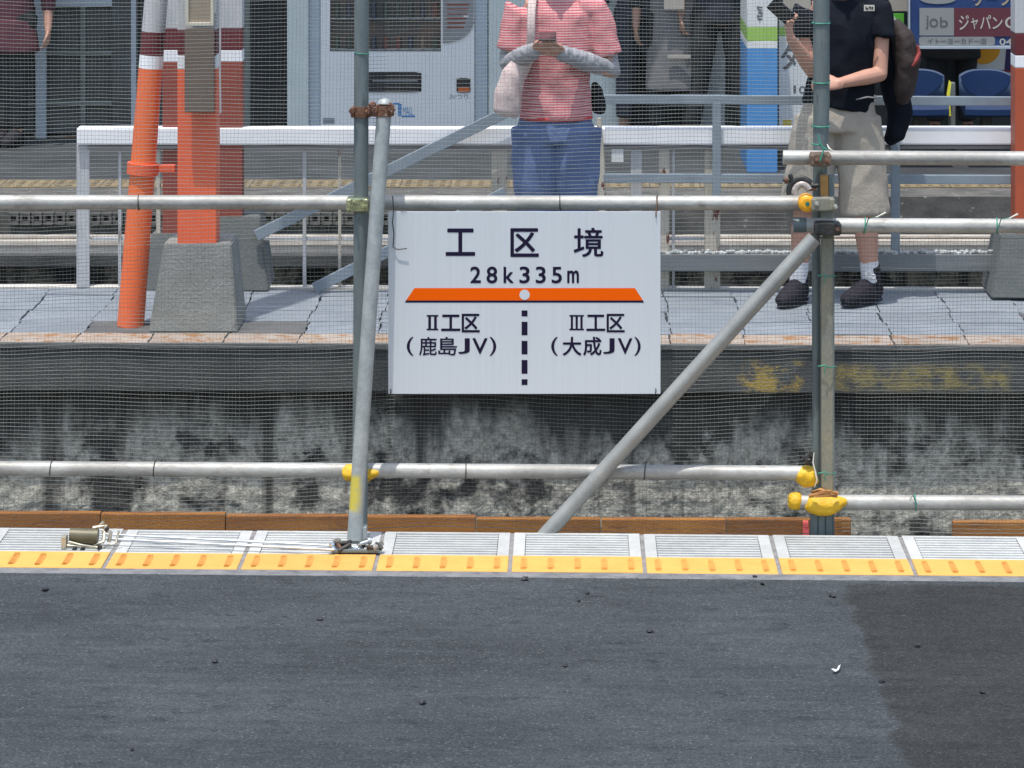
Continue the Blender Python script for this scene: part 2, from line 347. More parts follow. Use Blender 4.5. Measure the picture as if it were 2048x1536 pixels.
# ------------------------------------------------------------------ near platform
YB = GD(1066); YY1 = GD(1113); YF = GD(1145); YA = GD(1156)
bm = B(); box(bm, -14, 14, -6, YA, -1.1, -.002)
CANT = .0088
near = obj('platform', bm, asphalt, kind='structure'); near.rotation_euler.y = CANT
PW = 258 / F * YB
bm = B()
for i in range(-6, 7): box(bm, XX(1025.5, YB) + i * PW - .0066, XX(1025.5, YB) + i * PW + .0066, YF, YB - .002, -.03, -.0025)
box(bm, -14, 14, YA + .001, YB - .004, -1.08, -.032)
obj('edge_kerb', bm, joint, near)
bm = B(); box(bm, -14, 14, YA + .001, YF - .001, -.5, .0)
obj('concrete_strip', bm, mat('grey_strip_concrete', (.13, .135, .14), (.22, .22, .22), 14, .9, grain=.3, bump=.5, spots=[((.07, .075, .08), 22, .55, .15)]), near)
PW = 258 / F * YB
def near_tile():
    g = .0068; hw = PW / 2 - g
    root_bm = B()
    # frame of the tile round the ribbed field
    y0 = YY1 + .001 - YF; y1 = YB - YF; fx = hw - .038
    box(root_bm, -hw, -fx, y0, y1, -.03, 0, .0015); box(root_bm, fx, hw, y0, y1, -.03, 0, .0015)
    box(root_bm, -fx, fx, y1 - .02, y1, -.03, -.0003, .001)
    nr = 9; a = y0 + .004; bb = y1 - .022; st = (bb - a) / nr
    for i in range(nr):
        box(root_bm, -fx + .002, fx - .002, a + i * st, a + i * st + st * .50, -.02, -.0005, .0015)
    box(root_bm, -fx, fx, y0, y1 - .02, -.028, -.016, 0, 1)
    return root_bm
def yellow_strip_bm():
    q = B(); hw = PW / 2 - .0068
    box(q, -hw, hw, 0, YY1 - YF - .001, -.03, .0015, .0015); return q
bm = near_tile(); tm = obj('edge_tile', bm, [tilew, groove], near, local=True).data
bpy.data.objects.remove(COL.objects['edge_tile'])
bm = yellow_strip_bm(); ym = bpy.data.meshes.new('yellow_strip'); bmesh.ops.recalc_face_normals(bm, faces=bm.faces); bm.to_mesh(ym); bm.free(); ym.materials.append(yel)
bm = B(); wmk = .015
for i in range(4): box(bm, -wmk / 2 + i * .0042, -wmk / 2 + i * .0042 + .0022, .03, .17, 0, .005, .0008)
box(bm, -wmk / 2 - .002, wmk / 2 + .004, .05, .150, 0, .0025, .0008)
kb = bpy.data.meshes.new('raised_mark'); bmesh.ops.recalc_face_normals(bm, faces=bm.faces); bm.to_mesh(kb); bm.free(); kb.materials.append(yelmark)
X0 = XX(1025.5, YB)
for i in range(-6, 7):
    xc = X0 + (i + .5) * PW
    o = bpy.data.objects.new('edge_tile', tm); COL.objects.link(o); o.parent = near
    o.location = (xc, YF, random.uniform(-.0012, .0012)); o.rotation_euler = (random.uniform(-.002, .002), 0, random.uniform(-.002, .002))
    y = bpy.data.objects.new('yellow_strip', ym); COL.objects.link(y); y.parent = o
    for k in range(5):
        q = bpy.data.objects.new('raised_mark', kb); COL.objects.link(q); q.parent = y
        q.location = ((k - 2) * PW / 5.0, random.uniform(-.004, .004), .0017)
        # keep it at the third level
        q.parent = o
# grit, pebbles, paper
for i, (px, py) in enumerate([(640, 1243), (1175, 1187), (1158, 1202), (1130, 1332), (1510, 1151), (1525, 1165), (1665, 1188), (1835, 1286), (1965, 1378), (430, 1330), (1764, 1358), (265, 1507), (1050, 1160), (1300, 1262), (90, 1190), (845, 1409)]):
    D = GD(py); bm = B(); r = random.uniform(.004, .0085); lumpy(bm, (XX(px, D), D, r * .4), r * 1.3, r * 1.6, r * .8, i, .5, 2)
    o = one('pebble', bm, blackprint, 'small black bit of grit lying on the grey asphalt', 'grit', 'black grit scattered on the asphalt'); o.location.z -= o.location.x * CANT
bm = B(); D = GD(1341)
pts = [(-.022, -.01), (-.004, -.014), (.012, -.004), (.024, .03), (.014, .028), (.004, .008), (-.012, .006)]
a = [bm.verts.new((XX(1672, D) + x, D + y * 1.6, .003 + .012 * abs(x) / .02)) for x, y in pts]; c = [bm.verts.new(v.co + Vector((0, 0, .0012))) for v in a]
bm.faces.new(a); bm.faces.new(c[::-1])
for i in range(len(a)): bm.faces.new((a[i], a[(i + 1) % len(a)], c[(i + 1) % len(a)], c[i]))
ps = one('paper_scrap', bm, whitesign, 'torn white scrap lying on the asphalt beside the darker patch', 'litter'); ps.location.z -= ps.location.x * CANT; ps.scale = (.65, .65, .65)

# ------------------------------------------------------------------ track pits
bm = B(); box(bm, -40, 40, -8, 60, -1.6, -1.1)
obj('ground', bm, pitm, kind='structure')
for yy in (12.0, 13.07, 16.6, 17.67):
    bm = B(); box(bm, -14, 14, yy - .035, yy + .035, -.93, -.89, .006); box(bm, -14, 14, yy - .008, yy + .008, -1.04, -.93); box(bm, -14, 14, yy - .06, yy + .06, -1.06, -1.04)
    r_ = obj('track_rail', bm, railm, kind='structure')
# sleepers
bm = B(); box(bm, -.11, .11, -1.0, 1.0, -1.12, -1.06, .01); sm_ = bpy.data.meshes.new('sleeper'); bm.to_mesh(sm_); bm.free(); sm_.materials.append(dconc)
trk = bpy.data.objects.new('track_bed', None); COL.objects.link(trk); trk['kind'] = 'structure'
for yc in (12.53, 17.13):
    for i in range(-10, 11):
        o = bpy.data.objects.new('sleeper', sm_); COL.objects.link(o); o.location = (i * .62, yc, 0); o.parent = trk

# ------------------------------------------------------------------ middle platform
DB = GD(576)
bm = B(); box(bm, -14, 14, D2 + .03, DB - .03, -.21, -.02)
plat = obj('middle_platform', bm, under, kind='structure'); plat.rotation_euler.y = .0030; plat.location.z = -.004
bm = B(); box(bm, -14, 14, D2, D2 + .35, ZZ(785, D2), -.014, .004)
obj('nosing', bm, dconc, plat)
bm = B(); box(bm, -14, 14, D2 - .012, D2 + .004, ZZ(699, D2), -.004, .003)
obj('nosing_lip', bm, conc if False else mat('grey_nosing_lip', (.085, .088, .085), (.13, .13, .125), 8, .85, grain=.25, bump=.4), plat)
# rough wall under the nosing
bm = B(); DW = D2 + .10; nx, nz_ = 420, 70
x0, x1, z0, z1 = -3.6, 3.2, -1.12, ZZ(785, D2)
grid = [[bm.verts.new((x0 + (x1 - x0) * i / nx, DW + .012 * noise.fractal(Vector((i * .09, j * .09, 0)), 1, 2, 4) * (1 if j < nz_ else 0), z0 + (z1 - z0) * j / nz_)) for j in range(nz_ + 1)] for i in range(nx + 1)]
for i in range(nx):
    for j in range(nz_): bm.faces.new((grid[i][j], grid[i + 1][j], grid[i + 1][j + 1], grid[i][j + 1]))
obj('retaining_wall', bm, wallm, plat)
bm = B(); box(bm, -14, 14, DW + .05, DB - .1, -1.12, ZZ(785, D2) - .001); obj('wall_core', bm, dconc, plat)
bm = B(); box(bm, -14, 14, DB - .03, DB + .05, -1.12, .004, .004)
obj('back_kerb', bm, mat('pale_cream_kerb', (.55, .52, .46), (.46, .44, .40), 10, .85, grain=.2), plat)
# paving slabs, each a piece
rows = [D2 + .006, GD(666), GD(642), GD(621), GD(591), DB - .035]
SP = 150 / F * GD(690)
def slab_mesh(w_, d_, seed):
    q = B(); rnd = random.Random(seed); n = 7
    def jag(): return rnd.uniform(-.0045, .0045)
    top = []
    for i in range(n): top.append((-w_ / 2 + w_ * i / n, 0 + jag() * .4))
    for i in range(n): top.append((w_ / 2 + jag(), d_ * i / n))
    for i in range(n): top.append((w_ / 2 - w_ * i / n, d_ + jag() * .4))
    for i in range(n): top.append((-w_ / 2 + jag(), d_ - d_ * i / n))
    a = [q.verts.new((x, y, 0)) for x, y in top]; c = [q.verts.new((x * 1.004, y, -.03)) for x, y in top]
    q.faces.new(a); 
    for i in range(len(a)): q.faces.new((a[i], a[(i + 1) % len(a)], c[(i + 1) % len(a)], c[i]))
    bmesh.ops.recalc_face_normals(q, faces=q.faces)
    me = bpy.data.meshes.new('paving_slab'); q.to_mesh(me); q.free(); return me
XJ = XX(1342, GD(690))
for r in range(5):
    d_ = rows[r + 1] - rows[r] - .005
    vs = [slab_mesh(SP - .007, d_, r * 10 + k) for k in range(3)]
    vs2 = []
    for me in vs:
        me.materials.append(slab_edge if r == 0 else slab)
        m2 = me.copy(); m2.materials.clear(); m2.materials.append(mortar_shade); vs2.append(m2)
    for i in range(-13, 13):
        xc = XJ + (i + .5) * SP + .012 * (r % 2)
        pxc = xc / (rows[r] + d_ / 2) * F + VX
        dark = (r == 1 and 150 < pxc < 600) or (r == 2 and 1985 < pxc)  # left: row of real mortar; right: shadow painted as darker slabs
        o = bpy.data.objects.new('edge_slab' if r == 0 else 'paving_slab', (vs2 if dark else vs)[(i * 7 + r) % 3]); COL.objects.link(o); o.parent = plat
        o.location = (xc, rows[r] + .0025, random.uniform(-.003, .002)); o.rotation_euler = (random.uniform(-.004, .004), random.uniform(-.004, .004), random.uniform(-.004, .004))
# timber boards at the wall foot
def boards(label, xa, xb, ya, yb, n, D, zdrop=.16):
    T = thing('timber_edging', label, 'boards', (XX((xa + xb) / 2, D), D, ZZ(ya, D) - zdrop), 'rust brown timber boards at the wall foot')
    for i in range(n):
        u0 = xa + (xb - xa) * i / n; u1 = xa + (xb - xa) * (i + 1) / n
        z = ZZ(ya + (yb - ya) * (i + .5) / n, D)
        q = B(); box(q, XX(u0, D) + .002, XX(u1, D) - .002, D, D + .05, z - zdrop - .6, z + random.uniform(-.004, .004), .004)
        obj('board', q, plank, T)
    return T
boards('long row of rust brown boards at the wall foot, left of the square upright', -300, 1703, 1024, 1042, 8, DW - .16)
boards('short rust brown board at the wall foot near the right edge of the photo', 1905, 2350, 1044, 1050, 2, DW - .15)
q = B(); D = DW - .2; pbox(q, 1606, 1617, 1044, 1056, D, .03, .003); pbox(q, 1606, 1618, 1057, 1110, D, .03, .003, 1)
one('marker_stub', q, [mat('pink_red_plastic', (.75, .12, .12), rough=.5), maroon], 'tiny pink topped stub standing by the boards left of the square upright', 'marker')

# ------------------------------------------------------------------ orange columns
def banded(q, x0, x1, D, depth, bands):
    """square post with painted bands; bands (y0,y1,material index), photo pixels"""
    for y0, y1, mi in bands: pbox(q, x0, x1, y0, y1, D, depth, 0, mi)
def base_block(q, xb0, xb1, xt0, xt1, yt, yb, D, depth):
    a = [P(xb0, yb, D), P(xb1, yb, D)]; zt = ZZ(yt, D); xt = (XX(xt0, D), XX(xt1, D)); ins = .04
    v = [q.verts.new(c) for c in ((a[0].x, D, 0), (a[1].x, D, 0), (a[1].x, D + depth, 0), (a[0].x, D + depth, 0),
                                   (xt[0], D + ins, zt), (xt[1], D + ins, zt), (xt[1], D + depth - ins, zt), (xt[0], D + depth - ins, zt))]
    for f in ((0, 1, 5, 4), (1, 2, 6, 5), (2, 3, 7, 6), (3, 0, 4, 7), (4, 5, 6, 7), (0, 3, 2, 1)): q.faces.new([v[k] for k in f])
    bmesh.ops.bevel(q, geom=list(q.edges), offset=.006, segments=2, affect='EDGES')
def column(label, px0, px1, D, base, bands, m, bm_):
    c = (px0 + px1) / 2
    T = thing('column', label, 'column', (XX(c, D), D, 0), 'banded canopy columns on the middle platform')
    q = B(); base_block(q, *base); obj('base', q, bm_, T)
    wd = (px1 - px0) * D / F; x0_, x1_ = XX(px0, D), XX(px1, D); dep = wd * .9
    names = {0: 'shaft', 1: 'white_band', 2: 'maroon_band', 3: 'upper_shaft'}
    for y0, y1, mi in bands:
        q = B(); z0_, z1_ = ZZ(y1, D + .02), ZZ(y0, D + .02)
        if mi == 3: z1_ = 4.4
        if mi == 0: z0_ = .1
        box(q, x0_, x1_, D + .05, D + .05 + dep, z0_, z1_ - .0005, .004)
        obj(names[mi], q, [m, whitepaint, maroon, whitepost][mi], T)
    return T
Dc = GD(665)
column('bright orange red square column on a pale concrete block', 352, 430, Dc, (297, 475, 325, 460, 490, 665, Dc, .40), [(140, 640, 0), (112, 140, 1), (62, 112, 2), (-400, 62, 3)], orangepaint, baseconc)
Dr = GD(583)
column('dark red column on a darker block, right of the orange square column', 434, 482, Dr, (385, 537, 402, 517, 436, 583, Dr, .36), [(125, 560, 0), (101, 125, 1), (58, 101, 2), (-400, 58, 3)], redshade, baseconc2)
column('dark red column half hidden between the leaning pipe and the orange square column', 322, 362, Dr + .02, (290, 384, 300, 374, 470, 580, Dr + .02, .30), [(125, 560, 0), (101, 125, 1), (58, 101, 2), (-400, 58, 3)], redshade, baseconc2)
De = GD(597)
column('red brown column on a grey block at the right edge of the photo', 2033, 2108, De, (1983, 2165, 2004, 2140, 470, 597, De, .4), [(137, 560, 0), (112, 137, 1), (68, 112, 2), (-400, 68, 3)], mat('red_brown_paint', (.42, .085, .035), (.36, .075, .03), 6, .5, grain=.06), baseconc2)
# leaning pipe
Dl = GD(652)
T = thing('leaning_pipe', 'thick orange pipe leaning beside the square column', 'pipe', (XX(261, Dl), Dl, 0))
def lp(py):  # centre line
    px = 261 + (652 - py) * (312 - 261) / 652.
    return P(px, py, Dl)
rr_ = .0615
for a_, b_, mt, nm in ((652, 136, orangepipe, 'lower_pipe'), (136, 110, whitepaint, 'white_band'), (110, 63, maroon, 'maroon_band'), (63, -260, whitepost, 'upper_pipe')):
    q = B(); r0 = rr_ - (652 - a_) * 1.3e-5; r1 = rr_ - (652 - b_) * 1.3e-5
    tube(q, [lp(a_), lp(b_)], [r0, r1], 28); obj(nm, q, mt, T)
q = B(); tube(q, [lp(348), lp(326)], [.072, .072], 28); obj('collar', q, orangepaint, T)
q = B(); c_ = lp(337); box(q, c_.x + .05, XX(350, Dl), Dl - .01, Dl + .03, c_.z - .016, c_.z + .016, .003); obj('arm', q, orangepaint, T)
# board hung on the orange column
D = Dc - .03
T = thing('hanging_board', 'brown board with a cream framed panel above, hung on the orange column', 'board', (XX(399, D), D, ZZ(225, D)))
q = B(); pbox(q, 369, 428, 58, 225, D, .03, .003); obj('panel', q, brownpanel, T)
for (a_, b_, c_, d_) in ((371, 377, -80, 52), (421, 427, -80, 52), (377, 421, 45, 52)):
    q = B(); pbox(q, a_, b_, c_, d_, D, .03, .002); obj('frame', q, creamframe, T)
q = B(); pbox(q, 377, 421, -80, 45, D + .012, .012); obj('inset', q, tanpanel, T)
q = B(); tube(q, [P(441, -100, Dc + .01), P(440, 150, Dc + .01), P(441, 226, Dc + .01)], .0045, 8)
one('hanging_rod', q, whitepost, 'thin pale rod hanging right of the brown board', 'rod')

# ------------------------------------------------------------------ white fence at the back of the middle platform
Dw = DB - .06
T = thing('white_fence', 'white steel fence with a wide top beam behind the waiting people', 'fence', (XX(1000, Dw), Dw, 0))
q = B(); pbox(q, 153, 2028, 256, 290, Dw, .10, .008); obj('top_beam', q, whitepaint, T)
q = B(); pbox(q, 175, 2028, 291, 298, Dw + .02, .05); obj('lower_flange', q, mat('shadow_line_grey', (.26, .24, .24), rough=.7), T)  # flange greyed to paint in the shadow line under the beam
for x0_, x1_, mt in ((151, 177, whitepost), (983, 1014, creampost), (1262, 1284, whitepost), (1410, 1441, creampost), (1318, 1339, creampost), (604, 611, whitepost), (675, 681, creampost), (310, 319, creampost), (234, 240, whitepost), (1345, 1350, whitepost)):
    q = B(); w_ = (x1_ - x0_) * Dw / F
    xa_ = XX(x0_, Dw); xb_ = XX(x1_, Dw)
    if w_ > .04:   # angle iron
        box(q, xa_, xb_, Dw + .03, Dw + .036, .0, ZZ(291, Dw + .03), .001); box(q, xa_, xa_ + .006, Dw + .0365, Dw + .09, .0, ZZ(291, Dw + .03), .001)
    else: box(q, xa_, xb_, Dw + .04, Dw + .055, .0, ZZ(291, Dw + .04), .001)
    obj('post', q, mt, T)
q = B(); tube(q, [P(1198, 236, Dw - .02), P(1203, 320, Dw - .02), P(1208, 576, Dw - .02)], [(.012, .01), (.016, .012), (.018, .012)], 10); obj('post', q, creampost, T, label='cream post behind the woman, narrowing to the top')
q = B(); box(q, XX(178, Dw), XX(1409, Dw), Dw + .05, Dw + .07, ZZ(484, Dw), ZZ(478, Dw), .001); obj('lower_rail', q, whitepost, T)
q = B(); pbox(q, 1223, 1247, 298, 324, Dw + .012, .004); obj('white_plate', q, whitesign, T)
# duct along the fence
Dd = Dw - .05
T = thing('cable_duct', 'grey cable duct running low along the white fence, right of the sign', 'duct', (XX(1650, Dd), Dd, ZZ(542, Dd)))
q = B(); pbox(q, 1318, 2000, 509, 543, Dd, .07, .004); obj('duct', q, mat('grey_duct', (.18, .19, .195), (.15, .16, .165), 6, .7, grain=.15, stretch=(.3, 1, 3)), T)
q = B()
for i in range(110):
    px = 1320 + i * 6.1 + random.uniform(-2, 2); r = random.uniform(.009, .014)
    lumpy(q, (XX(px, Dd), Dd + random.uniform(.012, .04), ZZ(505, Dd) - random.uniform(-.002, .008)), r * 1.3, r, r, i, .4, 1)
o = obj('gravel', q, mat('pale_chippings', (.50, .54, .54), (.30, .30, .28), 40, .9), T, kind='stuff')
# blue grey railing
Db = Dw - .03
T = thing('blue_grey_railing', 'blue grey two rail steel railing with a sloping strut behind the woman and man', 'railing', (XX(1600, Db), Db, 0))
def bar(x0_, y0_, x1_, y1_, th, D, dep=.03, mt=bluegrey, nm='rail', par=None):
    q = B(); a, c = P(x0_, y0_, D), P(x1_, y1_, D); d = c - a; L_ = d.length; ang = math.atan2(d.z, d.x); h = th * D / F / 2
    Mx = Matrix.Translation(a) @ Matrix.Rotation(-ang, 4, 'Y')
    box(q, 0, L_, 0, dep, -h, h, .003, 0, Mx); return obj(nm, q, mt, par)
bar(1205, 199, 2030, 203, 18, Db, par=T); bar(1205, 357, 2028, 360, 18, Db, par=T)
q = B(); pbox(q, 1425, 1442, 206, 410, Db - .004, .03, .002); obj('post', q, bluegrey, T)
q = B(); pbox(q, 1783, 1800, 206, 508, Db - .004, .03, .002); obj('post', q, bluegrey, T)
q = B(); pbox(q, 2023, 2031, -120, 190, Db - .01, .03, .002); obj('post', q, framew, T)
q = B(); pbox(q, 2029, 2034, 190, 400, Db - .01, .03, .002); obj('post', q, framew, T)
bar(1035, 214, 512, 472, 22, Db - .035, .03, nm='strut', par=T)
bar(1010, 386, 628, 578, 22, Db - .04, .03, nm='strut', par=T)

# ------------------------------------------------------------------ far platform
E3 = GD(392)
bm = B(); box(bm, -16, 16, E3 + .45, 27, -1.1, 0)
far = obj('far_platform', bm, floor3, kind='structure')
bm = B(); box(bm, -16, 16, E3 + .001, E3 + .449, -.3, -.004); obj('edge_coping', bm, edge3, far)
n = 60; tme = None
y0_, y1_ = GD(375), GD(361)
for i in range(n):
    wt = .30
    if tme is None:
        q = B(); box(q, -.148, .148, 0, y1_ - y0_, -.006, .006, .002)
        for a_ in range(4): 
            for b_ in range(4): box(q, -.12 + a_ * .07, -.12 + a_ * .07 + .028, .03 + b_ * (y1_ - y0_ - .03) / 4, .03 + b_ * (y1_ - y0_ - .03) / 4 + .03, .006, .011)
        tme = bpy.data.meshes.new('tactile_tile'); q.to_mesh(tme); q.free(); tme.materials.append(tact)
    o = bpy.data.objects.new('tactile_tile', tme); COL.objects.link(o); o.parent = far; o.location = (-7.5 + i * wt, y0_, .0)
bm = B(); box(bm, -16, 16, E3 + .02, E3 + .44, -1.1, -.301); obj('under_wall', bm, wallm, far)
# ledge with the row of hollow blocks under the far edge
zt, zb = ZZ(424, E3), ZZ(448, E3)
hb = None
for i in range(-24, 20):
    px = 14 + (i + 24) * 23.2 - 80
    if random.Random(i).random() < .18: continue
    if hb is None:
        q = B(); bw = 20 * E3 / F / 2; h = zt - zb; ow = bw * .52
        box(q, -bw, -ow, -.05, 0, 0, h, .002); box(q, ow, bw, -.05, 0, 0, h, .002); box(q, -ow, ow, -.05, 0, 0, h * .3, .001); box(q, -ow, ow, -.05, 0, h * .78, h, .001)
        hb = bpy.data.meshes.new('hollow_block'); q.to_mesh(hb); q.free(); hb.materials.append(edge3)
    o = bpy.data.objects.new('hollow_block', hb); COL.objects.link(o); o.parent = far; o.location = (XX(px, E3 - .05), E3, zb)
for nm, y_, D, r, lab in (('steel_rail', 473, 18.6, .010, 'upper of two bright rails running low under the far platform'), ('steel_rail', 485, 18.45, .016, 'lower and thicker of two bright rails running low under the far platform')):
    q = B(); z = ZZ(y_, D); box(q, -9, 9, D - r, D + r, z - r, z + r, .004); box(q, -9, 9, D - .004, D + .004, z - r - .06, z - r); box(q, -9, 9, D - .04, D + .04, z - r - .07, z - r - .06)
    o = one(nm, q, railm, lab, 'rail', 'bright rails below the far platform')
bm = B(); box(bm, -9, 9, 18.35, E3 + .02, ZZ(492, 18.45) - .10, ZZ(492, 18.45) - .04); obj('ledge', bm, dconc, far)
# unseen canopy, added to shade the far platform
T = thing('canopy', 'unseen canopy roof added to shade the far platform', 'canopy', (0, 22, 3.1))
q = B(); box(q, -16, 16, 20.95, 27, 3.3, 3.4); obj('roof', q, roofm, T)
q = B(); box(q, -16, 16, 20.95, 21.0, 3.1, 3.299); obj('fascia', q, framem, T)
for i in range(-7, 8):
    q = B(); box(q, i * 2.1 - .05, i * 2.1 + .05, 21.01, 26.9, 3.14, 3.299); obj('beam', q, framem, T)
# station building
Dn = GD(279)
T = thing('waiting_room', 'dark glazed waiting room wall with pale frames on the far platform', 'building', (XX(300, Dn), Dn, 0))
q = B(); box(q, -9, 9, Dn + .25, Dn + 3.4, 0, 3.1); obj('wall', q, dwall, T)
q = B(); pbox(q, -300, 226, 12, 276, Dn + .12, .03); obj('plinth', q, framem, T)
for (x0_, x1_, y0_, y1_) in ((94, 160, 16, 102), (172, 222, 16, 102), (94, 160, 110, 202), (172, 222, 110, 202), (94, 160, 212, 272), (172, 222, 212, 272), (-60, 68, 16, 102), (-60, 68, 110, 202), (-60, 68, 212, 272)):
    q = B(); pbox(q, x0_, x1_, y0_, y1_, Dn + .10, .012); obj('window_pane', q, glassm, T)
for (x0_, x1_, y0_, y1_, mt) in ((56, 224, -40, 13, framew), (71, 92, 13, 279, framew), (161, 171, 13, 279, framem), (93, 224, 102, 110, framem), (93, 224, 202, 211, framem), (223, 262, -60, 279, glassm), (262, 272, -60, 279, framew)):
    q = B(); pbox(q, x0_, x1_, y0_, y1_, Dn + .06 + random.uniform(0, .004), .035, .002); obj('frame', q, mt, T)
for (x0_, x1_, y0_, y1_, mt) in ((440, 474, -30, 52, greyc), (474, 500, -60, 279, framem), (500, 572, -60, 279, charc)):
    q = B(); pbox(q, x0_, x1_, y0_, y1_, Dn + .18, .04, .002); obj('door_panel', q, mt, T)
q = B(); box(q, -9, 9, Dn + .1, Dn + .24, 0, .03, .004); obj('sill', q, slab_edge, T)

# ------------------------------------------------------------------ lettering helper
def glyphs(bm, items, D, th=.0006, off=.02, mi=0, bold=0):
    """each item (text, x0,y0,x1,y1) in photo pixels at distance D, fitted into its own box"""
    for it in items:
        s, x0_, y0_, x1_, y1_ = it[:5]
        cu = bpy.data.curves.new('t', 'FONT'); cu.body = s; cu.size = 1; cu.offset = off; cu.resolution_u = 6; cu.fill_mode = 'FRONT'
        ob = bpy.data.objects.new('t', cu); COL.objects.link(ob)
        dg = bpy.context.evaluated_depsgraph_get(); dg.update(); me = bpy.data.meshes.new_from_object(ob.evaluated_get(dg))
        bpy.data.objects.remove(ob); bpy.data.curves.remove(cu)
        vs = [v.co.copy() for v in me.vertices]
        if not vs: continue
        ax, bx = min(v.x for v in vs), max(v.x for v in vs); ay, by = min(v.y for v in vs), max(v.y for v in vs)
        X0_, X1_ = XX(x0_, D), XX(x1_, D); Z0_, Z1_ = ZZ(y1_, D), ZZ(y0_, D)
        nv_ = [bm.verts.new((X0_ + (v.x - ax) / max(bx - ax, 1e-6) * (X1_ - X0_), D - th, Z0_ + (v.y - ay) / max(by - ay, 1e-6) * (Z1_ - Z0_))) for v in vs]
        for p in me.polygons:
            try: bm.faces.new([nv_[i] for i in p.vertices]).material_index = mi
            except ValueError: pass
        if bold:
            W_ = (X1_ - X0_) * bold
            for q_, (dx, dz) in enumerate(((1, 0), (-1, 0), (0, 1), (0, -1), (.7, .7), (-.7, .7), (.7, -.7), (-.7, -.7))):
                nv2 = [bm.verts.new(v.co + Vector((dx * W_, -.00005 * (q_ + 1), dz * W_))) for v in nv_]
                for p in me.polygons: bm.faces.new([nv2[i] for i in p.vertices]).material_index = mi
        bpy.data.meshes.remove(me)

# ------------------------------------------------------------------ vending machines and screens
Dm = GD(281)
T = thing('vending_machine', 'white vending machine with a dark display window and dispensing slot', 'vending machine', (XX(790, Dm), Dm, 0))
q = B()
def rect_frame(q, X0, X1, Y0, Y1, holes, D, dep):
    """front plate with rectangular openings (pixels), built from strips"""
    xs = sorted({X0, X1, *[h[0] for h in holes], *[h[1] for h in holes]}); ys = sorted({Y0, Y1, *[h[2] for h in holes], *[h[3] for h in holes]})
    for i in range(len(xs) - 1):
        for j in range(len(ys) - 1):
            cx, cy = (xs[i] + xs[i + 1]) / 2, (ys[j] + ys[j + 1]) / 2
            if any(h[0] < cx < h[1] and h[2] < cy < h[3] for h in holes): continue
            pbox(q, xs[i], xs[i + 1], ys[j], ys[j + 1], D, dep)
    bmesh.ops.remove_doubles(q, verts=q.verts, dist=1e-5)
rect_frame(q, 641, 949, -150, 278, [(660, 882, -120, 103), (730, 843, 146, 184), (913, 941, 157, 185)], Dm, .05)
obj('front', q, machw, T)
q = B(); box(q, XX(641, Dm), XX(949, Dm), Dm + .13, Dm + .6, .01, 1.85); obj('cabinet', q, machw, T)
for x0_, x1_ in ((618, 640), (950, 975)):
    q = B(); pbox(q, x0_, x1_, -150, 279, Dm + .01, .5, .004); obj('side_trim', q, machb, T)
q = B(); pbox(q, 660, 882, -120, 103, Dm + .035, .006); obj('display_glass', q, mat('display_back', (.055, .06, .06), (.12, .085, .07), 1.6, .25, spots=[((.17, .10, .07), 3, .55, .2)]), T)
random.seed(3)
for r in range(3):
    q = B(); pbox(q, 662, 880, 98 - r * 62, 101 - r * 62, Dm + .01, .024); obj('shelf', q, machgray, T)
    for k in range(9):
        q = B(); c = P(674 + k * 24.5, 98 - r * 62, Dm + .022); tube(q, [c, c + Vector((0, 0, .085 + .02 * (r == 1)))], [.017, .015], 10); obj('drink_sample', q, cans[random.randrange(4)], T)
# coin panel with rounded lower corner
poly = [(886, -150), (947, -150), (947, 40)] + [(947 - 60 * (1 - math.cos(a)), 40 + 45 * math.sin(a)) for a in [k * math.pi / 16 for k in range(1, 9)]] + [(886, 86)]
q = B(); prism(q, poly, Dm - .012, .014); obj('coin_panel', q, machgray, T)
q = B()
for k in range(6): pbox(q, 894, 938 - k * 2, 8 + k * 9, 11 + k * 9, Dm - .016, .004, 0, 0)
obj('panel_print', q, redshade, T)
q = B(); pbox(q, 927, 937, 31, 35, Dm - .017, .004); obj('price_display', q, whitesign, T)
def rrect(x0_, x1_, y0_, y1_, r):
    out = []
    for cx, cy, a0 in ((x1_ - r, y0_ + r, -90), (x1_ - r, y1_ - r, 0), (x0_ + r, y1_ - r, 90), (x0_ + r, y0_ + r, 180)):
        for k in range(5):
            a = R(a0 + k * 22.5); out.append((cx + r * math.cos(a), cy + r * math.sin(a)))
    return out
q = B(); prism(q, rrect(728, 842, 144, 184, 12), Dm - .008, .012); obj('dispensing_flap', q, slotm, T)
q = B(); pbox(q, 745, 835, 160, 163, Dm - .011, .003); obj('flap_ridge', q, machgray, T)
q = B(); prism(q, rrect(914, 940, 156, 185, 7), Dm - .008, .012); obj('coin_return', q, slotm, T)
q = B(); prism(q, rrect(916, 939, 175, 184, 3), Dm - .012, .004); obj('return_tray', q, orangetray, T)
q = B(); glyphs(q, [('MALL', 806, 214, 826, 230)], Dm - .001, .001, .0); pbox(q, 784, 787, 207, 232, Dm - .002, .002); pbox(q, 787, 799, 206, 209, Dm - .002, .002); pbox(q, 796, 799, 209, 232, Dm - .002, .002); pbox(q, 803, 830, 231, 234, Dm - .002, .002); pbox(q, 800, 803, 208, 232, Dm - .002, .002)
obj('blue_logo', q, bluelogo, T)
q = B(); glyphs(q, [('おつり', 899, 188, 936, 199)], Dm - .001, .001, .0); obj('caption', q, greyprint, T)
q = B(); pbox(q, 646, 669, 236, 248, Dm - .002, .002); obj('sticker', q, greyprint, T)
q = B(); pbox(q, 574, 617, -150, 280, Dm - .02, .5, .004)
one('side_cabinet', q, machg, 'narrow pale green white cabinet standing left of the vending machine', 'cabinet')
T = thing('white_locker', 'tall plain white cabinet behind the woman, right of the vending machine', 'cabinet', (XX(1110, Dm), Dm, 0))
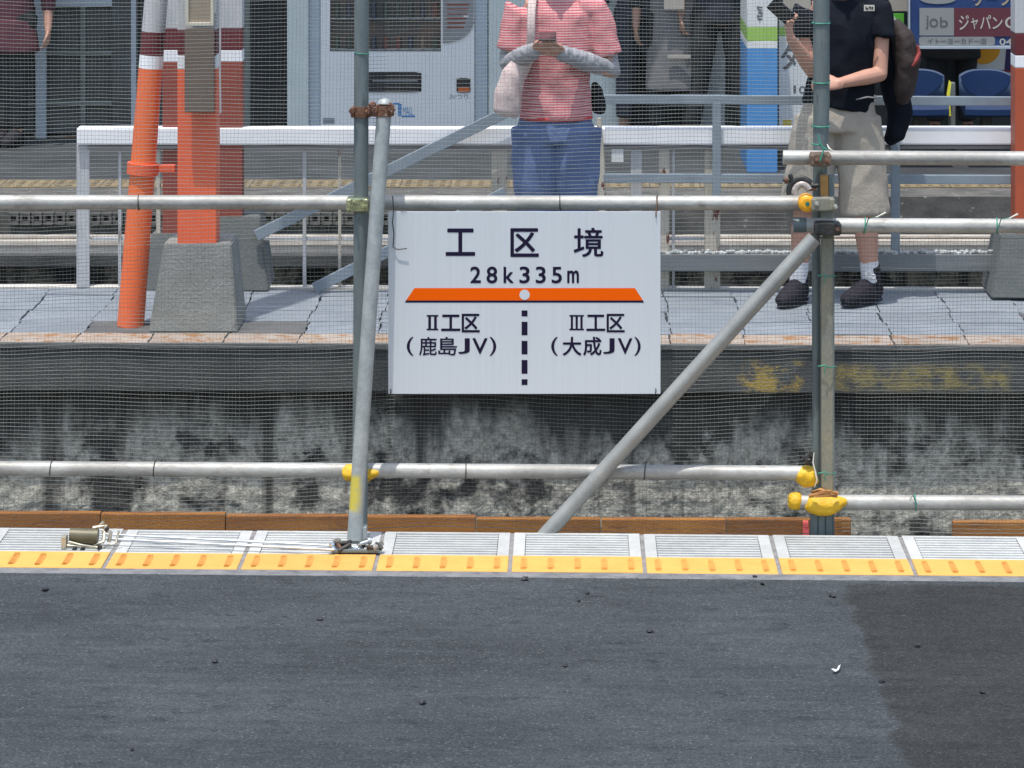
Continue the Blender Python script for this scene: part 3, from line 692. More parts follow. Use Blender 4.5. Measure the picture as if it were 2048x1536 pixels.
q = B(); box(q, XX(976, Dm), XX(1248, Dm), Dm + .02, Dm + .55, .01, 1.9, .006); obj('body', q, machg, T)
for x0_, x1_ in ((978, 1060), (1062, 1150), (1152, 1246)):
    q = B(); pbox(q, x0_, x1_, -140, 276, Dm, .018, .003); obj('door', q, machg, T)
# banded pillar
Dp = GD(345)
T = thing('advertising_pillar', 'box pillar painted white, green and blue standing on the far platform', 'pillar', (XX(1525, Dp), Dp, 0))
for y0_, y1_, mt, nm in ((97, 345, bluep, 'blue_band'), (82, 97, whitesign, 'white_band'), (54, 82, greenp, 'green_band'), (-160, 54, whitesign, 'upper_panel')):
    q = B(); z0_, z1_ = ZZ(y1_, Dp), ZZ(y0_, Dp); box(q, XX(1494, Dp), XX(1555, Dp), Dp, Dp + .8, max(z0_, 0), z1_ - .0005, .003); obj(nm, q, mt, T)
q = B()
for k in range(5):
    pbox(q, 1516, 1525, 13 + k * 6, 15.5 + k * 6, Dp - .002, .002); pbox(q, 1514 + (k % 3) * 4, 1517 + (k % 3) * 4, 12 + k * 6, 18 + k * 6, Dp - .0035, .0014)
obj('small_print', q, greyprint2, T)
# white board with brush sign
Dt = GD(330)
T = thing('white_sign_board', 'white sign board with brushed strokes and a green band, beside the banded pillar', 'sign', (XX(1600, Dt), Dt, ZZ(256, Dt)))
q = B(); pbox(q, 1558, 1652, 72, 256, Dt, .03, .002); obj('board', q, whitesign, T)
q = B(); pbox(q, 1558, 1652, 54, 71.5, Dt, .03, .002); obj('green_band', q, greenp, T)
q = B(); pbox(q, 1558, 1640, 20, 53.5, Dt, .03, .002); obj('upper_board', q, whitesign, T)
q = B(); pbox(q, 1566, 1622, -60, 19, Dt, .06, .004); obj('beige_panel', q, beige, T)
q = B(); glyphs(q, [('タ', 1563, 88, 1594, 139)], Dt - .001, .001, 0, 0, .035); glyphs(q, [('1', 1587, 171, 1592, 186), ('0', 1598, 172, 1612, 187), ('0', 1616, 172, 1630, 187)], Dt - .001, .001, .01)
obj('lettering', q, greyprint2, T)
q = B(); pbox(q, 1566, 1583, 240, 254, Dt - .002, .002); obj('yellow_mark', q, yellowp, T)
q = B(); box(q, XX(1640, Dt), XX(1650, Dt), Dt + .03, Dt + .06, 0, ZZ(60, Dt)); obj('stand', q, framem, T)
# small signs by the man
Ds = 21.3
q = B(); pbox(q, 1779, 1818, -60, 23, Ds, .08, .004); one('beige_box', q, beige, 'beige box seen between the man in black and the blue poster', 'box')
T = thing('green_sign', 'small green sign with a white figure right of the man in black', 'sign', (XX(1797, Ds), Ds, ZZ(54, Ds)))
q = B(); pbox(q, 1780, 1808, 27, 54, Ds, .03, .002); obj('panel', q, mat('exit_green', (.10, .42, .04), rough=.5), T)
q = B(); prism(q, [(1783, 34), (1788, 32), (1792, 38), (1793, 50), (1789, 50), (1787, 44), (1782, 40)], Ds - .003, .003); obj('figure', q, whitesign, T)
# poster board
Db2 = 21.0
T = thing('poster_board', 'blue poster board with maroon and white panels above the blue seats', 'billboard', (XX(1925, Db2), Db2, ZZ(98, Db2)))
q = B(); pbox(q, 1821, 2160, -220, 91, Db2, .04); obj('blue_backing', q, posterb, T)
q = B(); pbox(q, 1832, 2160, 92, 98, Db2 - .02, .06, .002); obj('frame', q, framew, T)
q = B(); pbox(q, 1817, 1820.5, -220, 98, Db2 - .02, .06, .002); obj('frame', q, framew, T)
q = B(); pbox(q, 1839, 1908, 16, 71, Db2 - .004, .004); obj('white_panel', q, posterw, T)
q = B(); pbox(q, 1908.5, 2160, 16, 73, Db2 - .005, .005); obj('maroon_panel', q, posterm, T)
q = B(); prism(q, rrect(1838, 1990, 73.5, 90.5, 5), Db2 - .006, .006); obj('name_strip', q, posterw, T)
q = B(); prism(q, [(1876 + 36 * math.cos(a), -2 + 10 * math.sin(a)) for a in [k * math.pi / 12 for k in range(24)]], Db2 - .004, .004); obj('oval', q, posterw, T)
q = B(); glyphs(q, [('j', 1851, 31, 1857, 58), ('o', 1859, 37, 1876, 54), ('b', 1880, 34, 1896, 54)], Db2 - .005, .001, .0); obj('black_lettering', q, greyprint2, T)
q = B(); glyphs(q, [('ジ', 1918, 30, 1938, 60), ('ャ', 1942, 36, 1956, 58), ('パ', 1960, 30, 1982, 58), ('ン', 1985, 34, 2005, 58), ('C', 2010, 33, 2034, 57), ('B', 2040, 33, 2060, 57)][:5], Db2 - .006, .001, .01); obj('pale_lettering', q, postert, T)
q = B(); glyphs(q, [('イトーヨーカドー店', 1855, 76, 1973, 89)], Db2 - .007, .001, .012); obj('strip_lettering', q, greyprint2, T)
q = B(); glyphs(q, [('04', 1999, 77, 2024, 90)], Db2 - .005, .001, .01); obj('number_lettering', q, postert, T)
q = B(); glyphs(q, [('リーフ', 1946, -18, 2022, 12)], Db2 - .002, .002, .02); obj('tan_lettering', q, mat('poster_tan_lettering', (.36, .29, .2), rough=.5), T)
# orange circle sign behind
Do = 22.0
T = thing('orange_circle_sign', 'white sign with half of an orange circle, seen below the poster board', 'sign', (XX(1990, Do), Do, ZZ(205, Do)))
q = B(); pbox(q, 1935, 2110, -60, 205, Do, .03); obj('panel', q, whitesign, T)
q = B(); prism(q, [(1968 + 33 * math.cos(a), 94 + 34 * math.sin(a)) for a in [k * math.pi / 24 for k in range(0, 25)]], Do - .003, .003); obj('orange_circle', q, orangeball, T)
q = B(); prism(q, [(2016, 60), (2070, 60), (2070, 145), (2009, 140)], Do - .003, .003); obj('purple_area', q, purple, T)
q = B(); prism(q, [(1955, 137), (2060, 143), (2060, 148), (1955, 140)], Do - .005, .002); obj('red_stripe', q, redtrim, T)
# bench of blue seats
Dse = 20.55
def seat(xc_px, label):
    X = XX(xc_px, Dse)
    T = thing('platform_seat', label, 'seat', (X, Dse, 0), 'blue moulded seats on the far platform')
    hw = .168
    q = B(); n = 16; A = []; Bk = []
    zt_, zb_ = ZZ(139, Dse + .12), ZZ(206, Dse + .12)
    for i in range(n + 1):
        u = -1 + 2 * i / n; x = X + u * hw; top = zt_ - .035 * abs(u) ** 3.0; yy = Dse + .12 - .05 * u * u
        A.append((q.verts.new((x, yy, top)), q.verts.new((x, yy - .02, zb_)), q.verts.new((x, yy + .022, top + .004)), q.verts.new((x, yy + .005, zb_))))
    for i in range(n):
        a, c = A[i], A[i + 1]
        for f in ((a[0], c[0], c[1], a[1]), (a[2], a[3], c[3], c[2]), (a[0], a[2], c[2], c[0]), (a[1], c[1], c[3], a[3])): q.faces.new(f)
    q.faces.new((A[0][0], A[0][1], A[0][3], A[0][2])); q.faces.new((A[n][0], A[n][2], A[n][3], A[n][1]))
    obj('backrest', q, seatl, T, smooth=True)
    q = B(); pts = []
    for i in range(n + 1):
        u = -1 + 2 * i / n; x = X + u * hw * .96; yy = Dse + .12 - .05 * u * u - .004
        top = zt_ - .035 * abs(u) ** 3.0 - .004; bot = top - (.17 * (1 - u * u) ** .65)
        kb_ = lambda z: yy - .02 * (zt_ - z) / (zt_ - zb_)
        pts.append((q.verts.new((x, kb_(top), top)), q.verts.new((x, kb_(bot) , bot - .0005))))
    for i in range(n): q.faces.new((pts[i][0], pts[i + 1][0], pts[i + 1][1], pts[i][1]))
    bmesh.ops.remove_doubles(q, verts=q.verts, dist=1e-4)
    obj('pad', q, seatm, T, smooth=True)
    q = B(); n2 = 6; prof = [(.10, .0), (.0, .012), (-.16, .014), (-.215, .004), (-.235, -.02), (-.235, -.055), (-.21, -.068), (0, -.045), (.10, -.04)]
    zs_ = ZZ(211, Dse - .2)
    rings = [[q.verts.new((X + u * (hw + .004) * (1 - (.05 if abs(u) == 1 else 0)), Dse + a_ - .0, zs_ + b_ - .004 * (1 - u * u))) for a_, b_ in prof] for u in (-1, -.95, -.5, 0, .5, .95, 1)]
    for i in range(len(rings) - 1):
        for k in range(len(prof)): q.faces.new((rings[i][k], rings[i][(k + 1) % len(prof)], rings[i + 1][(k + 1) % len(prof)], rings[i + 1][k]))
    q.faces.new(rings[0]); q.faces.new(rings[-1][::-1])
    obj('seat_pan', q, seatm, T, smooth=False)
    q = B(); box(q, X - .03, X + .03, Dse - .02, Dse + .1, .12, zs_ - .04); obj('bracket', q, darkm, T)
    return T
seat(1838, 'left blue moulded seat, half hidden behind the man with the backpack')
seat(1974, 'blue moulded seat under the poster board, right of the yellow tag')
seat(2112, 'blue moulded seat at the far right behind the red brown column')
T = thing('seat_beam', 'dark steel beam carrying the blue seats', 'beam', (XX(1975, Dse), Dse, 0))
q = B(); box(q, XX(1780, Dse), XX(2180, Dse), Dse - .0, Dse + .08, .08, .12, .004); obj('beam', q, darkm, T)
for px in (1905, 2044):
    q = B(); box(q, XX(px - 6, Dse), XX(px + 6, Dse), Dse + .0, Dse + .075, 0, ZZ(166, Dse), .004); obj('support', q, framem, T)
q = B(); prism(q, [(1899, 196), (1903, 165), (1898, 160), (1893, 190)], Dse - .03, .004, 1); prism(q, [(1893, 196), (1899, 196), (1902, 226), (1896, 226)], Dse - .03, .004, 0); prism(q, [(1896, 226.5), (1902, 226.5), (1902.5, 232), (1896.5, 232)], Dse - .03, .004, 1)
one('yellow_tag', q, [mat('yellow_tag_plastic', (.72, .66, .05), rough=.5), whitesign], 'thin yellow and white tag hanging between two blue seats', 'tag')
for k, px in enumerate((1829, 1850, 1894, 1950, 1981, 2000, 2022)):
    q = B(); lumpy(q, (XX(px, Dse - .05), Dse - .05, .125 + .018), .035, .03, .016, k + 5, .4, 2); one('rubbish_bag', q, whitesign if k > 1 else greyc, 'crumpled pale packet lying on the beam under the blue seats', 'packet', 'pale packets on the seat beam')

# ------------------------------------------------------------------ people
def bake(q, name, voxel, mt, parent, smooth_it=6, wr=0, wsc=9, wst=(1, 1, 1), seed=0, disp=None):
    me = bpy.data.meshes.new(name); bmesh.ops.recalc_face_normals(q, faces=q.faces); q.to_mesh(me); q.free()
    ob = bpy.data.objects.new(name, me); COL.objects.link(ob)
    md = ob.modifiers.new('r', 'REMESH'); md.mode = 'VOXEL'; md.voxel_size = voxel
    ms = ob.modifiers.new('s', 'SMOOTH'); ms.iterations = smooth_it; ms.factor = .5
    dg = bpy.context.evaluated_depsgraph_get(); dg.update()
    m2 = bpy.data.meshes.new_from_object(ob.evaluated_get(dg)); bpy.data.objects.remove(ob); bpy.data.meshes.remove(me)
    if wr or disp:
        ns_ = [v.normal.copy() for v in m2.vertices]; new_ = []
        for v in m2.vertices:
            c = v.co; k = 0
            if wr:
                p = Vector((c.x * wsc * wst[0], c.y * wsc * wst[1], c.z * wsc * wst[2])) + Vector((seed, 0, 0))
                nn = noise.noise(p); k = wr * (1 - 2.2 * abs(nn)) * .6 + wr * .4 * noise.noise(p * 2.3)
            if disp: k += disp(c)
            c2 = c + ns_[v.index] * k; new_ += (c2.x, c2.y, c2.z)
        m2.vertices.foreach_set('co', new_); m2.update()
    m2.name = name
    if parent is not None: m2.transform(Matrix.Translation(-rootloc(parent)))
    return obj(name, m2, mt, parent, smooth=True)
def hand(q, wrist, d, up, curl=.9, sc=1.0, side=1):
    """palm, four fingers of different length, thumb; d = pointing direction, up = back of the hand"""
    d = Vector(d).normalized(); up = Vector(up); up = (up - d * up.dot(d)).normalized(); s = d.cross(up) * side
    w0 = Vector(wrist)
    tube(q, [w0 - d * .02, w0 + d * .03 * sc, w0 + d * .085 * sc], [(.026 * sc, .019 * sc), (.036 * sc, .017 * sc), (.040 * sc, .014 * sc)], 12, up=s)
    for k, ln in enumerate((.070, .078, .072, .058)):
        b0 = w0 + d * .08 * sc + s * (.030 - .020 * k) * sc; p = b0; pts = [b0 - d * .015]; a = 0
        for j, fr in enumerate((.45, .32, .23)):
            pts.append(p.copy()); a += curl * (.5 + .3 * j); p = p + (d * math.cos(a) - up * math.sin(a)) * ln * fr * sc
        pts.append(p); tube(q, pts, [.0085 * sc, .0088 * sc, .0082 * sc, .0076 * sc, .0062 * sc][:len(pts)], 8, dome=True)
    t0 = w0 + d * .02 * sc + s * .028 * sc
    tube(q, [t0, t0 + d * .03 * sc + s * .022 * sc - up * .006, t0 + d * .058 * sc + s * .022 * sc - up * .018, t0 + d * .078 * sc + s * .008 * sc - up * .026], [.012 * sc, .011 * sc, .0095 * sc, .0075 * sc], 8, dome=True)
def head(q, c, sc=1.0):
    c = Vector(c)
    V = lambda x, y, z: c + Vector((x, y, z)) * sc
    tube(q, [V(0, .02, -.115), V(0, .0, -.095), V(0, -.012, -.06), V(0, -.005, -.01), V(0, .005, .04), V(0, .01, .085), V(0, .01, .112)],
         [(.03, .035), (.052, .062), (.066, .082), (.074, .094), (.077, .098), (.062, .08), (.025, .035)], 20, up=(1, 0, 0))
    tube(q, [V(0, -.085, .03), V(0, -.105, .0), V(0, -.112, -.018), V(0, -.095, -.028)], [.008, .011, .015, .010], 8)      # nose
    tube(q, [V(-.022, -.083, -.052), V(0, -.094, -.052), V(.022, -.083, -.052)], [.006, .009, .006], 8)                    # lips
    for s in (-1, 1):
        tube(q, [V(s * .074, .01, .025), V(s * .084, .02, .0), V(s * .076, .012, -.025)], [.007, .010, .007], 8)               # ears
        tube(q, [V(s * .016, -.090, .036), V(s * .034, -.088, .040), V(s * .050, -.075, .035)], .007, 8)                       # brows
def person(label, loc, H=1.68, top=(navyc, None), bottom=navyc, shoes=shoem, skinm=skin, hip=(0, 0), hipz=.52, elbow=None, wrist=None, handdir=None, knee=None, ankle=None, foot=None,
           sleeve=.75, leg_end=.95, shoulder=.175, voxel=.012, width=1.0, arm_cover=None, hem=None, hair=hairm, legw=1.0, seed=0, torso_w=1.0, long_top=None, socks=None, sleevew=1.0, curl=.9, hightop=0, sk=False, wr=.004, neckz=None, faceyaw=0):
    T = thing('person', label, 'person', loc); L0 = Vector(loc)
    nz0 = neckz if neckz else .845 * H
    sh = [Vector((-shoulder, 0.01, nz0 - .045)), Vector((shoulder, 0.01, nz0 - .045))]
    hz = hipz * H
    hp = [Vector((-.09 * width + hip[0], 0, hz)), Vector((.09 * width + hip[0], 0, hz))]
    elbow = elbow or [Vector((-.25, .03, .63 * H)), Vector((.25, .03, .63 * H))]
    wrist = wrist or [Vector((-.26, -.05, .48 * H)), Vector((.26, -.05, .48 * H))]
    knee = knee or [Vector((-.10, -.01, .28 * H)), Vector((.10, -.01, .28 * H))]
    ankle = ankle or [Vector((-.11, .02, .055 * H)), Vector((.11, .02, .055 * H))]
    foot = foot or [Vector((-.02, -.17, 0)), Vector((.02, -.17, 0))]
    handdir = handdir or [((0, -.1, -1), (-1, 0, 0)), ((0, -.1, -1), (1, 0, 0))]
    elbow = [Vector(e) for e in elbow]; wrist = [Vector(e) for e in wrist]; knee = [Vector(e) for e in knee]; ankle = [Vector(e) for e in ankle]; foot = [Vector(e) for e in foot]
    O = lambda v: v + L0
    mid = lambda a, b, t: a * (1 - t) + b * t
    # ---- body, one continuous skin
    q = B(); hc = Vector((0, -.03, nz0 + .165))
    head(q, O(hc))
    tube(q, [O(Vector((0, .02, nz0 - .06))), O(Vector((0, .015, nz0 + .0))), O(Vector((0, 0, nz0 + .09)))], [(.09, .06), (.056, .056), (.052, .055)], 14, up=(1, 0, 0))
    tube(q, [O(Vector((hip[0], 0, hz - .04))), O(Vector((hip[0], 0, hz + .06))), O(Vector((0, 0, .62 * H))), O(Vector((0, 0, .74 * H))), O(Vector((0, .01, nz0 - .07))), O(Vector((0, .01, nz0 - .03)))],
         [(.13 * width, .09), (.14 * width, .09), (.115 * width, .08), (.14 * width, .095), (.15 * width, .08), (.08, .05)], 18, up=(1, 0, 0))
    for k in (0, 1):
        tube(q, [O(mid(sh[k], Vector((0, .01, nz0 - .05)), .3)), O(sh[k] + Vector((0, 0, -.018))), O(mid(sh[k], elbow[k], .5)), O(elbow[k])], [.045, .047, .042, .036], 12, dome=True)
        tube(q, [O(elbow[k]), O(mid(elbow[k], wrist[k], .35)), O(wrist[k])], [.037, .038, .024], 12, dome=True)
        hand(q, O(wrist[k]), handdir[k][0], handdir[k][1], curl, 1.0, -1 if k == 0 else 1)
        tube(q, [O(hp[k]), O(mid(hp[k], knee[k], .5)), O(knee[k])], [.075, .066, .050], 14, dome=True)
        tube(q, [O(knee[k]), O(mid(knee[k], ankle[k], .3)), O(ankle[k])], [.050, .056, .036], 14, dome=True)
        a = ankle[k]; tube(q, [O(a + Vector((0, .01, -.01))), O(a + foot[k] * .3 + Vector((0, 0, -.045))), O(a + foot[k] * .7 + Vector((0, 0, -a.z + .03)))], [.033, .030, .022], 10, dome=True)
    bake(q, 'body', voxel * .62, skinm, T, 4)
    for s_e in (-1, 1):
        q = B(); ec = O(hc + Vector((s_e * .032, -.081, .016))); tube(q, [ec + Vector((-.013, .004, 0)), ec, ec + Vector((.013, .004, 0))], [.001, .0075, .001], 10, up=(0, 0, 1)); ey = obj('eye', q, whitesign, T, smooth=True)
        q = B(); tube(q, [ec + Vector((0, -.0065, 0)), ec + Vector((0, -.0085, 0))], .0052, 12); obj('iris', q, blackwire, ey)
    # ---- hair
    q = B(); tube(q, [O(hc + Vector((0, .055, -.06))), O(hc + Vector((0, .04, .0))), O(hc + Vector((0, .03, .06))), O(hc + Vector((0, .012, .105))), O(hc + Vector((0, .01, .128)))], [(.065, .05), (.083, .075), (.086, .092), (.07, .088), (.03, .04)], 18, up=(1, 0, 0))
    if sk: tube(q, [O(hc + Vector((0, .07, .02))), O(hc + Vector((0, .085, -.10))), O(hc + Vector((0, .06, -.20)))], [(.085, .045), (.09, .04), (.06, .03)], 16, up=(1, 0, 0))
    bake(q, 'hair', voxel, hair, T, 3, .005, 40, (1, 1, .2), seed)
    # ---- trousers
    q = B()
    tube(q, [O(Vector((hip[0], 0, hz - .03))), O(Vector((hip[0], 0, hz + .04))), O(Vector((hip[0] * .5, 0, hz + .12)))], [(.172 * width, .118), (.168 * width, .115), (.145 * width, .10)], 20, up=(1, 0, 0))
    for k in (0, 1):
        kn, an = knee[k], ankle[k]; s_ = legw
        if leg_end <= .5:
            e = mid(hp[k], kn, leg_end * 2)
            tube(q, [O(hp[k] + Vector((0, 0, .03))), O(mid(hp[k], e, .5)), O(e)], [(.098 * s_, .100), (.104 * s_, .100), (.106 * s_, .100)], 18, up=(1, 0, 0))
        else:
            e = mid(kn, an, (leg_end - .5) * 2)
            tube(q, [O(hp[k] + Vector((0, 0, .03))), O(mid(hp[k], kn, .5)), O(kn), O(mid(kn, e, .5)), O(e)], [.094 * s_, .088 * s_, .070 * s_, .066 * s_, .060 * s_], 18, up=(1, 0, 0))
    bake(q, 'trousers' if leg_end > .5 else 'shorts', voxel, bottom, T, 5, wr, 8, (1, 1, .8), seed + 3)
    # ---- top
    q = B(); hemz = hem if hem else hz - .02
    tw = torso_w
    rings = [(hemz, .168 * tw, .125, hip[0]), ((hemz + .62 * H) / 2, .160 * tw, .122, hip[0] * .6), (.64 * H, .150 * tw, .118, 0), (.74 * H, .165 * tw, .122, 0), (nz0 - .075, .172, .10, 0), (nz0 - .03, .12, .075, 0), (nz0 - .002, .072, .066, 0)]
    tube(q, [O(Vector((x, .005, z))) for z, a, b_, x in rings], [(a, b_) for z, a, b_, x in rings], 24, up=(1, 0, 0))
    for k in (0, 1):
        e = elbow[k]; s_ = sleevew
        if sleeve <= .5: pts = [mid(sh[k], Vector((0, .01, nz0 - .06)), .4), sh[k] + Vector((0, 0, -.012)), mid(sh[k], e, sleeve), mid(sh[k], e, sleeve * 2)]; rd = [.06, .062, .066 * s_, .070 * s_]
        else:
            e2 = mid(e, wrist[k], (sleeve - .5) * 2); pts = [mid(sh[k], Vector((0, .01, nz0 - .06)), .4), sh[k] + Vector((0, 0, -.012)), mid(sh[k], e, .5), e, e2]; rd = [.055, .062, .060, .054, .046]
        tube(q, [O(Vector(p)) for p in pts], rd, 16, dome=False)
    bake(q, 'top', voxel, top[0], T, 5, wr * 1.2, 8, (1, 1, .9), seed + 9)
    if top[1]:
        q = B(); tube(q, [O(Vector((hip[0], .005, hemz - .006))), O(Vector((hip[0], .005, hemz + .014)))], [(.171 * tw, .128), (.172 * tw, .129)], 24, up=(1, 0, 0)); bake(q, 'hem_band', voxel, top[1], T, 2)
    if long_top:
        q = B(); tube(q, [O(Vector((hip[0], 0, long_top[0]))), O(Vector((hip[0], 0, hemz + .05)))], [(.20 * tw, .15), (.165 * tw, .125)], 20, up=(1, 0, 0)); bake(q, 'skirt', voxel, long_top[1], T, 4, wr, 8, (1.6, 1.6, .2), seed)
    if arm_cover:
        for k in (0, 1):
            q = B(); pts = [mid(sh[k], elbow[k], .55), elbow[k], mid(elbow[k], wrist[k], .5), wrist[k] + (wrist[k] - elbow[k]).normalized() * .01]
            tube(q, [O(p) for p in pts], [.050, .046, .046, .034], 14, dome=True); bake(q, 'arm_cover', voxel * .8, arm_cover, T, 4, .007, 24, (1, 1, 1), seed + k)
    for k in (0, 1):
        a = ankle[k]; f = foot[k]; fl = f.length
        q = B(); fd = f.normalized()
        g = lambda t, z: O(Vector((a.x, a.y, 0)) + fd * t + Vector((0, 0, z)))
        tube(q, [g(-.065, .045), g(-.03, .055), g(.05, .056), g(.12, .042), g(.175, .032), g(.20, .024)], [(.028, .035), (.040, .055), (.046, .060), (.050, .042), (.040, .031), (.018, .018)], 16, up=Vector((-fd.y, fd.x, 0)))
        tube(q, [g(-.025, .04), O(a + Vector((0, 0, hightop)))], [(.042, .046), (.046, .048)], 14)
        bake(q, 'shoe', voxel * .7, shoes, T, 3)
        q = B(); tube(q, [g(-.068, .010), g(-.03, .010), g(.05, .010), g(.12, .010), g(.20, .010)], [(.026, .010), (.040, .010), (.044, .010), (.049, .010), (.02, .009)], 14, up=Vector((-fd.y, fd.x, 0)))
        bake(q, 'sole', voxel * .6, shoem if shoes != shoem else solew if False else shoem, T, 2)
        if socks:
            q = B(); u_ = (knee[k] - a).normalized(); tube(q, [O(a + u_ * -.02), O(a + u_ * .085)], [.043, .045], 14); bake(q, 'sock', voxel * .7, socks, T, 2)
    return T

# the woman in the striped shirt
Dwn = 15.05; sw = F / Dwn
wx = XX(1112, Dwn)
LX = lambda px: (px - 1112) / sw
LZ = lambda py: CZ - (py - HY) / sw
woman = person('person in a red and white striped shirt and blue jeans, looking down at a phone', (wx, Dwn, 0), H=1.68, top=(stripe, mat('red_hem', (.50, .05, .05), rough=.8)), bottom=jeans,
    elbow=[(LX(1003) + .035, .0, LZ(126)), (LX(1238) - .035, .0, LZ(140))], wrist=[(LX(1070), -.25, LZ(92)), (LX(1126), -.24, LZ(98))],
    handdir=[((.75, -.55, .25), (-.2, -.5, -.85)), ((-.75, -.55, .2), (.2, -.5, -.85))],
    sleeve=.38, sleevew=.98, arm_cover=greysl, hem=LZ(236), width=1.04, torso_w=1.0, shoulder=.185, voxel=.008, hair=hairm, sk=True, seed=2, neckz=LZ(-4) , wr=.010, hipz=.50, legw=1.24, knee=[(-.088, -.01, .47), (.088, -.01, .47)], curl=1.1)
q = B(); pc = P(1095, 73, Dwn - .33); box(q, pc.x - .040, pc.x + .040, pc.y - .075, pc.y + .075, -.0045 + pc.z, .0045 + pc.z, .003, 0)
bmesh.ops.rotate(q, verts=q.verts, cent=pc, matrix=Matrix.Rotation(R(8), 3, 'X'))
one('phone', q, phonem, 'dark phone held in both hands by the person in the striped shirt', 'phone')
# tote bag
T = thing('tote_bag', 'pale pink tote bag hanging from the striped person\'s shoulder', 'bag', (XX(1025, Dwn - .12), Dwn - .12, LZ(232)))
Dt2 = Dwn - .13
q = B(); tube(q, [P(1010, 231, Dt2), P(1013, 222, Dt2), P(1016, 190, Dt2), P(1028, 150, Dt2), P(1050, 118, Dt2 + .01), P(1062, 100, Dt2 + .03)], [(.055, .03), (.064, .045), (.062, .05), (.055, .045), (.040, .03), (.02, .015)], 22, up=(1, 0, -.1))
bake(q, 'bag_body', .006, tote, T, 3, .006, 12, (1, 1, .5), 4)
q = B(); tube(q, [P(1058, 104, Dt2 + .02), P(1062, 70, Dt2 - .03), P(1063, 20, Dt2 + .0), P(1066, -8, Dt2 + .06), P(1070, -16, Dt2 + .16)], [(.016, .003), (.019, .003), (.019, .003), (.019, .003), (.019, .003)], 10, up=(1, 0, 0)); obj('strap', q, tote, T, smooth=True)
q = B(); tube(q, [P(1197, 226, Dwn + .06), P(1198, 215, Dwn + .06), P(1194, 180, Dwn + .07), P(1188, 165, Dwn + .08)], [(.028, .05), (.034, .06), (.028, .05), (.012, .02)], 16, up=(1, 0, 0))
o = bake(q, 'shoulder_bag', .008, blackc, None, 3, .004, 12); rebase(tag(o, 'small black bag at the right hip of the striped person', 'bag'))

# the man in black
Dmn = 15.42; sm2 = F / Dmn; mx = XX(1684, Dmn)
MX = lambda px: (px - 1684) / sm2
MZ = lambda py: CZ - (py - HY) / sm2
man = person('person in a black t-shirt and beige shorts with black high top shoes', (mx, Dmn, 0), H=1.70, top=(blackc, None), bottom=beigec,
    elbow=[(MX(1624), -.03, MZ(140)), (MX(1758), -.05, MZ(146))], wrist=[(MX(1576), -.20, MZ(70)), (MX(1670), -.20, MZ(158))],
    handdir=[((-.25, -.35, 1), (-.9, .2, 0)), ((-1, -.2, 0), (0, -.8, .6))],
    hip=(-.02, 0), hipz=.50, width=1.10, knee=[(MX(1608), -.02, MZ(420)), (MX(1729), -.02, MZ(430))], ankle=[(MX(1597), .0, .115), (MX(1741), .0, .115)],
    foot=[(-.09, -.16, 0), (-.13, -.13, 0)], sleeve=.22, sleevew=1.0, leg_end=.49, legw=1.10, hightop=.06, shoulder=.185, voxel=.008, seed=5, neckz=MZ(0), hem=MZ(214), torso_w=1.0, socks=sockw, curl=1.0, wr=.010)
q = B(); pc = P(1562, 22, Dmn - .26)
box(q, pc.x - .034, pc.x + .034, pc.y - .005, pc.y + .005, pc.z - .062, pc.z + .062, .003)
bmesh.ops.rotate(q, verts=q.verts, cent=pc, matrix=Matrix.Rotation(R(-48), 3, 'Y'))
one('phone', q, phonem, 'dark phone raised in the hand of the person in black', 'phone')
q = B(); pbox(q, 1728, 1749, 10, 22, Dmn - .128, .004); 
o = obj('logo_patch', q, mat('logo_cream', (.55, .53, .46), rough=.8), man)
q = B()
for k, (a_, b_, c_, d_) in enumerate(((1731, 1733.5, 13, 19), (1734, 1737, 16, 19), (1737.5, 1740, 13, 16), (1740.5, 1742.5, 13, 19), (1743.5, 1746.5, 13.5, 19))): pbox(q, a_, b_, c_, d_, Dmn - .130, .0015)
obj('logo_print', q, blackprint, man)
# shoe marks
q = B()
for (cx, cy, r) in ((1737, 548, 5.5), (1747, 553, 4)):
    for k in range(14):
        a = k * math.pi / 7; lumpy(q, P(cx + r * math.cos(a), cy + r * math.sin(a), Dmn - .06), .003, .002, .003, k, .3, 1)
obj('shoe_print', q, solew, man, kind='stuff')
# backpack and hanging jacket
T = thing('backpack', 'dark brown backpack with red trim worn by the person in black', 'backpack', (XX(1808, Dmn + .1), Dmn + .1, MZ(205)))
q = B(); tube(q, [P(1800, 205, Dmn + .10), P(1805, 180, Dmn + .10), P(1812, 120, Dmn + .10), P(1803, 70, Dmn + .1), P(1790, 42, Dmn + .1)], [(.035, .08), (.055, .12), (.068, .14), (.055, .12), (.02, .05)], 20, up=(1, 0, 0))
bake(q, 'pack', .008, brownbag, T, 3, .006, 14, (1, 1, 1), 8)
q = B(); tube(q, [P(1835, 90, Dmn + .02), P(1838, 108, Dmn + .01), P(1832, 122, Dmn - .01), P(1822, 134, Dmn - .02)], [(.006, .02), (.012, .02), (.014, .02), (.008, .02)], 10, up=(1, 0, 0)); bake(q, 'red_pocket', .005, redtrim, T, 2)
q = B(); tube(q, [P(1775, 285, Dmn + .11), P(1790, 270, Dmn + .11), P(1800, 225, Dmn + .12), P(1792, 190, Dmn + .12), P(1775, 120, Dmn + .13), P(1770, 60, Dmn + .14)], [(.022, .03), (.045, .06), (.060, .08), (.062, .08), (.055, .08), (.03, .05)], 20, up=(1, 0, 0))
o = bake(q, 'black_jacket', .008, blackc, None, 3, .007, 14, (1, 1, .6), 8); rebase(tag(o, 'black jacket hanging at the side of the person in shorts', 'jacket'))
